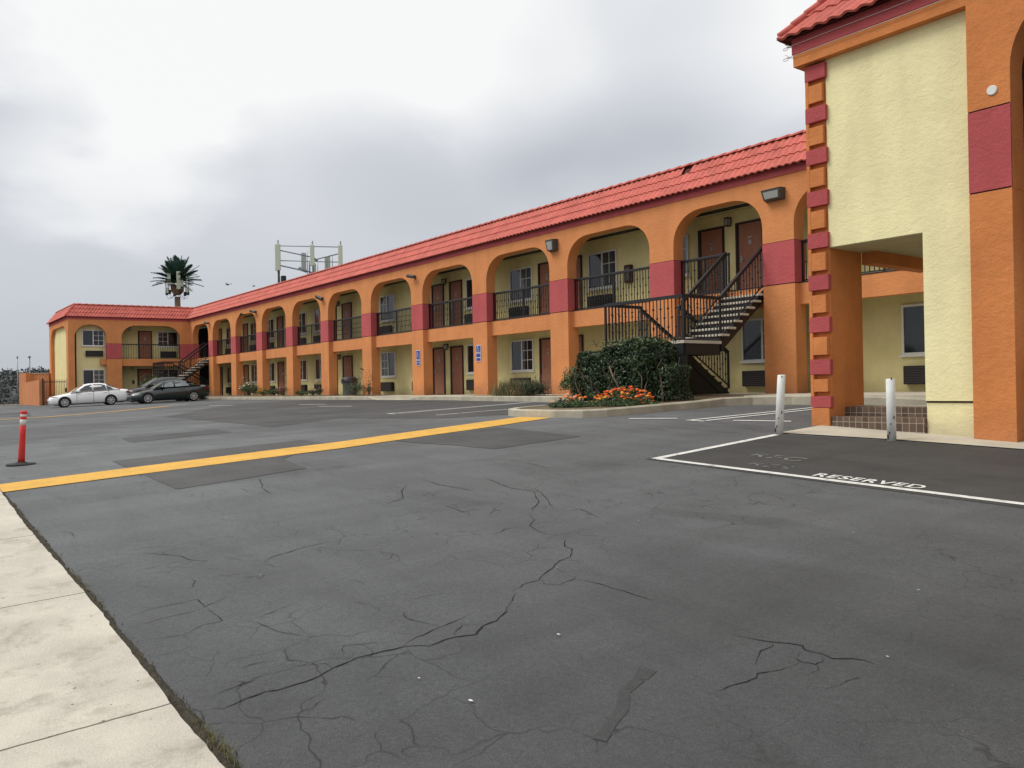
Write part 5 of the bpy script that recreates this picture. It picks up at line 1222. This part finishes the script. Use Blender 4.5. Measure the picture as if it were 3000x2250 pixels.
for (x,y,z1,lb) in ((-53.6,-9.55,3.3,'left thin grey pipe standing behind the boundary wall post'),(-51.4,-9.0,3.25,'right thicker grey pipe with a cap above the boundary wall post')):
    t=thing('standpipe',lb,'pipe',(x,y,-1)); r=.035 if x<-53 else .055
    mb=MB(); mb.tube([(0,0,0),(0,0,z1+1)],r,8); mb.build('pipe',STEEL,t)
    mb=MB(); mb.lathe([(r*1.0,0),(r*1.8,.03),(r*1.8,.14),(0,.2)],(0,0,z1+.9),8); mb.build('cap',STEEL,t)
strip('yellow_kerb_line',YEL,[(-62,-12.6),(-50.2,-9.8)],.22,off=.06)
# ------------------------------------------------------------------ palm-shaped cell tower
FR=leafm('palm_frond',(.014,.042,.034),(.045,.11,.08),.5)
PT=mat('brown_pole_bark',(.21,.135,.10),rough=.9,var=.2,vscale=3)
PAN=mat('pale_antenna_panel',(.55,.58,.47),rough=.6)
t=thing('palm_tower','cell tower disguised as a palm tree with a brown pole behind the motel','tower',(-72.0,7.65,-2))
mb=MB(); mb.tube([(0,0,0),(0,0,12.7)],[.34,.30],16); mb.tube([(0,0,12.9),(0,0,13.3),(0,0,13.9)],[.3,.66,.7],16); mb.build('trunk',PT,t)
q=random.Random(4)
def frond(az,el,L_,w):
    mb=MB(); d=Vector((math.cos(az)*math.cos(el),math.sin(az)*math.cos(el),math.sin(el))); side=Vector((-math.sin(az),math.cos(az),0)); up=side.cross(d)*-1
    n=9; pts=[]
    for k in range(n+1):
        s_=k/n; p=d*L_*s_+Vector((0,0,-.22*L_*s_*s_*(math.cos(el)))); pts.append(p)
    for k in range(n):
        for j in range(3):
            s_=(k+j/3)/n; p=pts[k].lerp(pts[k+1],j/3); ww=w*math.sin(math.pi*min(1,s_*.93+.09))**.6
            for sd in (-1,1):
                tip=p+side*sd*ww+d*ww*.9+Vector((0,0,-.15*ww+q.uniform(-.05,.05))); mb.add([p-d*.09,p+d*.12,tip],[(0,1,2)])
    mb.tube(pts,[.03]*n+[.01],4); mb.xf(Matrix.Translation((0,0,14.3))).build('frond',FR,t)
k=0
for el,n,L_ in ((80,4,3.0),(66,8,3.1),(48,9,3.1),(30,10,3.0),(14,9,2.8),(2,7,2.9)):
    for i in range(n):
        frond(2*math.pi*(i+q.random()*.5)/n+el,R(el+q.uniform(-5,5)),L_*q.uniform(.85,1.12),.55)
vd=Vector((-.92,.25,0)).normalized(); sd=Vector((-vd.y,vd.x,0))*-1   # sd: to the right as seen from the lot
for (s_,dp,z0,z1,w) in ((-.82,-1.2,13.9,15.2,.34),(.12,-1.35,13.4,15.3,.40),(.45,-1.3,13.7,14.4,.3),(.95,-.9,13.8,14.9,.08),(1.0,-.9,13.1,13.7,.22),(-1.0,-.8,13.0,13.6,.25)):
    c=sd*s_+vd*dp; mb=MB(); mb.cbox(-w/2,w/2,-.09,.09,z0,z1,.02); M_=Matrix.Translation((c.x,c.y,0))@Matrix.Rotation(math.atan2(sd.y,sd.x),4,'Z'); mb.xf(M_).build('antenna_panel',PAN,t)
mb=MB()
for a in range(6):
    ang=a*math.pi/3; e=Vector((math.cos(ang),math.sin(ang),0)); mb.bar(e*.2+Vector((0,0,14.0)),e*1.25+Vector((0,0,14.0)),.06); mb.bar(e*1.2+Vector((0,0,13.2)),e*1.2+Vector((0,0,14.6)),.05)
    mb.cbox(e.x*1.1-.15,e.x*1.1+.15,e.y*1.1-.12,e.y*1.1+.12,12.9,13.35,.02)
    pts=[e*1.15+Vector((0,0,13.0))]+[e*(1.15-.18*j)+Vector((0,0,12.75-.28*math.sin(j*.9))) for j in range(1,5)]; mb.tube(pts,.02,4)
mb.build('bracket',TRIM,t)
# ------------------------------------------------------------------ roof antenna array
t=thing('antenna_array','triangular frame of pale antenna panels rising above the long roof','antenna',(-36.42,4.92,0))
AP=[Vector((0,0,0)),Vector((1.52,1.98,0)),Vector((2.72,3.62,0))]
ang=math.atan2(3.62,2.72)
for i,(p,z0,z1) in enumerate(((AP[0],9.0,10.95),(AP[1],9.3,10.85),(AP[2],9.0,10.8))):
    mb=MB(); mb.cbox(-.20 if i==0 else -.16,.20 if i==0 else .16,-.10,.08,z0,z1,.05); mb.xf(Matrix.Translation(p)@Matrix.Rotation(ang,4,'Z')).build('antenna_panel',PAN,t)
    mb=MB(); b_=Vector((-.12,.10,0)); mb.tube([p+b_+Vector((0,0,6.5 if i!=1 else 8.9)),p+b_+Vector((0,0,z1+.3))],.045,8); mb.tube([p+Vector((0,0,z1)),p+Vector((0,0,z1+.28))],.025,6); mb.build('mast',STEEL,t)
PM=mat('dull_antenna_panel',(.42,.46,.40),rough=.6)
bk=Vector((-1.5,1.2,0))
for (f,z0,z1,w) in ((.33,9.1,10.5,.18),(.50,8.3,9.7,.14),(.70,8.8,10.2,.12),(.74,8.9,10.2,.1)):
    p=AP[0].lerp(AP[2],f)+bk*.7; mb=MB(); mb.cbox(-w,w,-.06,.06,z0,z1,.03); mb.xf(Matrix.Translation(p)@Matrix.Rotation(ang+.5,4,'Z')).build('antenna_panel',PM,t)
    mb=MB(); mb.tube([p+Vector((.15,.22,z0-.2)),p+Vector((.15,.22,z1+.1))],.03,6); mb.build('mast',STEEL,t)
mb=MB(); bar=lambda a,b_,r=.035: mb.tube([a,b_],r,6)
V=lambda f,z:AP[0].lerp(AP[2],f)+Vector((-.06,.05,z))
bar(V(0,10.82),V(1,10.65)); bar(V(0,9.75),V(1,9.55)); bar(V(0,10.52),V(.5,10.05)+bk*.3,.045); bar(V(1,10.2),V(.5,9.8)+bk*.3,.045); bar(V(0,9.42),V(.62,8.8)+bk*.3,.055); bar(V(.5,9.7),V(.5,8.6),.06); bar(V(.30,9.25)+bk*.2,V(.42,9.0)+bk*.3,.12); bar(V(.56,9.9),V(.6,9.75)+bk*.2,.09)
mb.build('frame_bars',mat('dark_steel_tube',(.24,.26,.29),rough=.5,metal=.2),t)
mb=MB(); mb.cbox(.2,.55,.1,.4,7.4,8.6,.03); mb.tube([(.0,.05,6.5),(.0,.05,9.0)],.09,8); mb.build('pole_base',TRIM,t)
# far hillside with scrub, and birds
SCR=leafm('grey_scrub',(.055,.065,.06),(.12,.12,.125),.9); 
q=random.Random(9)
mb=MB()
def hz(x,y):
    d=(-x-75)/60; return -5+7.2*max(0,min(1,(-x-80)/65))+.8*math.sin(y*.07+1)+.5*math.sin(y*.21)
xs=[-75-4*i for i in range(0,40)]; ys=[-130+4*i for i in range(0,70)]
n=len(xs); mb.add([(x,y,hz(x,y)) for y in ys for x in xs],[(j*n+i,(j+1)*n+i,(j+1)*n+i+1,j*n+i+1) for j in range(len(ys)-1) for i in range(n-1)],0,True)
hl=mb.build('hills',mat('dry_hill_ground',(.09,.09,.085),rough=1,var=.3,vscale=.2)); hl['kind']='structure'
mb=MB()
for _ in range(800):
    x=-82-72*q.random()**.8; y=q.uniform(-34,22); r=q.uniform(.9,2.2); z=hz(x,y)
    mb.lathe([(r*.9,-1.),(r*.85,.1*r),(r*.7,.4*r),(r*.4,.6*r),(r*.2,.66*r),(0,.68*r)],(x,y,z),8)
    for __ in range(75):
        d=Vector((q.gauss(0,1),q.gauss(0,1),q.gauss(0,1))).normalized(); d.z=abs(d.z); k=q.uniform(.7,1.05)
        leaf(mb,(x+d.x*r*k*1.2,y+d.y*r*k*1.2,z+d.z*r*k),.85*q.uniform(.5,1.1),q,.5)
sc=mb.build('scrub_woodland',SCR); tag(sc,'dark grey scrub and low trees covering the far hillside at the left edge','woodland',kind='stuff')
mb=MB()
for _ in range(500):
    x=q.uniform(-84,-60); y=q.uniform(-24,-2); z=gh(-56,max(y,-30))-.5-(-60-x)*.08*0-(( -56-x)*.10 if x<-56 else 0)
    for __ in range(5): leaf(mb,(x+q.gauss(0,.3),y+q.gauss(0,.3),z+q.uniform(0,.7)),.5,q,.5)
dg=mb.build('dry_grass',DRYL); tag(dg,'patch of dry brown weeds beyond the yellow kerb at the left edge','weeds',kind='stuff')
BIRD=mat('grey_bird_plumage',(.12,.12,.14),rough=.8)
for i,(x,y,z,a,lb) in enumerate(((-58.7,8.7,10.64,.4,'larger bird gliding over the roof right of the palm tower'),(-57.2,10.7,10.45,1.2,'tiny bird low over the roof nearer the antenna frame'))):
    s_=1 if i==0 else .6; t=thing('bird',lb,'bird',(x,y,z),a)
    mb=MB(); mb.tube([(.28*s_,0,.02),(.2*s_,0,.03),(.05*s_,0,0),(-.15*s_,0,0),(-.3*s_,0,.0)],[.01*s_,.035*s_,.07*s_,.06*s_,.01*s_],8); mb.add([(-.25*s_,-.03*s_,0),(-.25*s_,.03*s_,0),(-.42*s_,.07*s_,0),(-.42*s_,-.07*s_,0)],[(0,1,2,3)]); mb.build('body',BIRD,t)
    for sg in (1,-1):
        mb=MB(); mb.add([(.1*s_,0,.03),(-.08*s_,0,.03),(-.05*s_,sg*.3*s_,.13*s_),(.12*s_,sg*.3*s_,.14*s_),(-.1*s_,sg*.66*s_,.06*s_)],[(0,1,2,3),(3,2,4)]); mb.build('wing',BIRD,t)
# grass tufts in the pavement seam
mb=MB(); q=random.Random(2)
for _ in range(1500):
    x=q.choice((q.gauss(18.25,.25),q.uniform(12,19),q.gauss(15.6,.3))); y=-16.99+q.gauss(0,.018); z=gh(x,y); L_=q.uniform(.012,.04)*(1.3 if x>17.9 else .8); d=Vector((q.gauss(0,.5),q.gauss(0,.5),1)).normalized()*L_; s_=Vector((-d.y,d.x,0)).normalized()*.0025
    p=Vector((x,y,z)); mb.add([p-s_,p+s_,p+d],[(0,1,2)])
gt=mb.build('grass',leafm('seam_grass',(.06,.06,.03),(.20,.18,.07),.8)); tag(gt,'tufts of dry grass growing in the joint between pavement and asphalt','grass',kind='stuff')
# ------------------------------------------------------------------ sky, sun, camera
w=bpy.data.worlds.new('World'); scn.world=w; w.use_nodes=True; nt=w.node_tree; N=nt.nodes; L=nt.links; N.clear()
out=N.new('ShaderNodeOutputWorld'); sky=N.new('ShaderNodeTexSky'); sky.sky_type='NISHITA'; sky.sun_disc=False
SEL,SAZ=R(52),R(215)
sky.sun_elevation=SEL; sky.sun_rotation=SAZ; sky.altitude=50
bg1=N.new('ShaderNodeBackground'); bg1.inputs['Strength'].default_value=.05; L.new(sky.outputs[0],bg1.inputs['Color'])
tc=N.new('ShaderNodeTexCoord'); D=tc.outputs['Generated']
def vm(op,a,b_=None):
    x=N.new('ShaderNodeVectorMath'); x.operation=op
    L.new(a,x.inputs[0])
    if b_ is not None:
        if isinstance(b_,tuple): x.inputs[1].default_value=b_
        else: L.new(b_,x.inputs[1])
    return x
def mt(op,a,b_=None,c=None):
    x=N.new('ShaderNodeMath'); x.operation=op
    for i,v in enumerate((a,b_,c)):
        if v is None: continue
        if isinstance(v,(int,float)): x.inputs[i].default_value=v
        else: L.new(v,x.inputs[i])
    return x.outputs[0]
def mr(v,a,b_,c,d,cl=True,sm=False):
    x=N.new('ShaderNodeMapRange'); x.clamp=cl; x.interpolation_type='SMOOTHSTEP' if sm else 'LINEAR'
    L.new(v,x.inputs['Value'])
    for k,vv in zip(('From Min','From Max','To Min','To Max'),(a,b_,c,d)): x.inputs[k].default_value=vv
    return x.outputs['Result']
sp=N.new('ShaderNodeSeparateXYZ'); L.new(D,sp.inputs[0]); Z=sp.outputs['Z']
den=mt('ADD',mt('MAXIMUM',Z,0.0),.22); pj=N.new('ShaderNodeCombineXYZ'); L.new(mt('DIVIDE',sp.outputs['X'],den),pj.inputs['X']); L.new(mt('DIVIDE',sp.outputs['Y'],den),pj.inputs['Y'])
n1=N.new('ShaderNodeTexNoise'); n1.inputs['Scale'].default_value=.75; n1.inputs['Detail'].default_value=6; n1.inputs['Roughness'].default_value=.48; n1.inputs['Distortion'].default_value=.35; L.new(pj.outputs[0],n1.inputs['Vector'])
n2=N.new('ShaderNodeTexNoise'); n2.inputs['Scale'].default_value=3.4; n2.inputs['Detail'].default_value=6; n2.inputs['Roughness'].default_value=.5; L.new(pj.outputs[0],n2.inputs['Vector'])
nz=mt('MULTIPLY',mt('ADD',mr(n1.outputs['Fac'],.3,.7,-.045,.045),mr(n2.outputs['Fac'],.3,.7,-.018,.018)),mr(Z,.03,.3,.35,1))
wob0=mt('ADD',mr(n1.outputs['Fac'],.3,.7,-.016,.016),mr(n2.outputs['Fac'],.3,.7,-.006,.006))
base=mt('ADD',mr(Z,-.02,.25,.49,.72),mt('MULTIPLY',mr(mt('ADD',Z,wob0),.25,.375,0,1,sm=True),.45))
val=mt('ADD',base,nz)
wob=mt('ADD',mr(n1.outputs['Fac'],.3,.7,-.006,.006),mr(n2.outputs['Fac'],.3,.7,-.0025,.0025))
for (dx,dy,dz,amp,wd) in [(-.93,.09,.36,-.28,.007),(-.936,.19,.292,.24,.012),(-.80,.51,.315,-.11,.018),(-.66,.65,.37,-.26,.024),(-.58,.70,.42,-.10,.02),(-.56,.76,.34,-.05,.01),(-.60,.74,.29,.08,.012),(-.74,.56,.365,.12,.010)]:
    dt=mt('ADD',vm('DOT_PRODUCT',D,(dx,dy,dz)).outputs['Value'],wob)
    val=mt('ADD',val,mt('MULTIPLY',mr(dt,1-wd,1.0,0,1,sm=True),amp))
ramp=N.new('ShaderNodeValToRGB'); r_=ramp.color_ramp
r_.elements[0].position=.30; r_.elements[0].color=(.36,.375,.43,1); r_.elements[1].position=1.0; r_.elements[1].color=(1.0,1.0,1.0,1)
for p_,c_ in ((.45,(.47,.49,.56)),(.6,(.60,.625,.675)),(.8,(.80,.82,.85))):
    e=r_.elements.new(p_); e.color=(*c_,1)
L.new(val,ramp.inputs['Fac'])
bg2=N.new('ShaderNodeBackground'); L.new(ramp.outputs[0],bg2.inputs['Color']); bg2.inputs['Strength'].default_value=1.0
mx=N.new('ShaderNodeMixShader'); mx.inputs[0].default_value=.93; L.new(bg1.outputs[0],mx.inputs[1]); L.new(bg2.outputs[0],mx.inputs[2]); L.new(mx.outputs[0],out.inputs[0])
sl=bpy.data.lights.new('sun','SUN'); sl.energy=2.1; sl.angle=R(28); sl.color=(1,.965,.91); so=bpy.data.objects.new('sun',sl); COL.objects.link(so)
# nishita rotation is measured clockwise from +Y: sun direction = (sin, cos)
sd_=Vector((math.sin(SAZ)*math.cos(SEL),math.cos(SAZ)*math.cos(SEL),math.sin(SEL))); so.rotation_euler=sd_.to_track_quat('Z','Y').to_euler()
cam=bpy.data.cameras.new('camera'); co=bpy.data.objects.new('camera',cam); COL.objects.link(co); cam.sensor_width=36; cam.sensor_fit='HORIZONTAL'; cam.lens=2425.866/3000*36; cam.clip_end=5000; cam.clip_start=.05
Rv=Vector((.6053050868962347,.7957943999879151,-.017805188160077205)); Uv=Vector((.013423496201466434,.012160121774592376,.9998359571390479)); Fv=Vector((-.7958803688540577,.6054447987936646,.0033217595379476062))
Mx=Matrix(((Rv.x,Uv.x,-Fv.x,21.48364829),(Rv.y,Uv.y,-Fv.y,-18.01387552),(Rv.z,Uv.z,-Fv.z,.29128753),(0,0,0,1))); co.matrix_world=Mx
scn.camera=co
scn.view_settings.view_transform='Standard'; scn.view_settings.look='None'; scn.view_settings.exposure=0; scn.view_settings.gamma=1
scn.render.engine='CYCLES'; scn.cycles.max_bounces=6; scn.cycles.diffuse_bounces=3; scn.cycles.glossy_bounces=3; scn.cycles.use_denoising=True
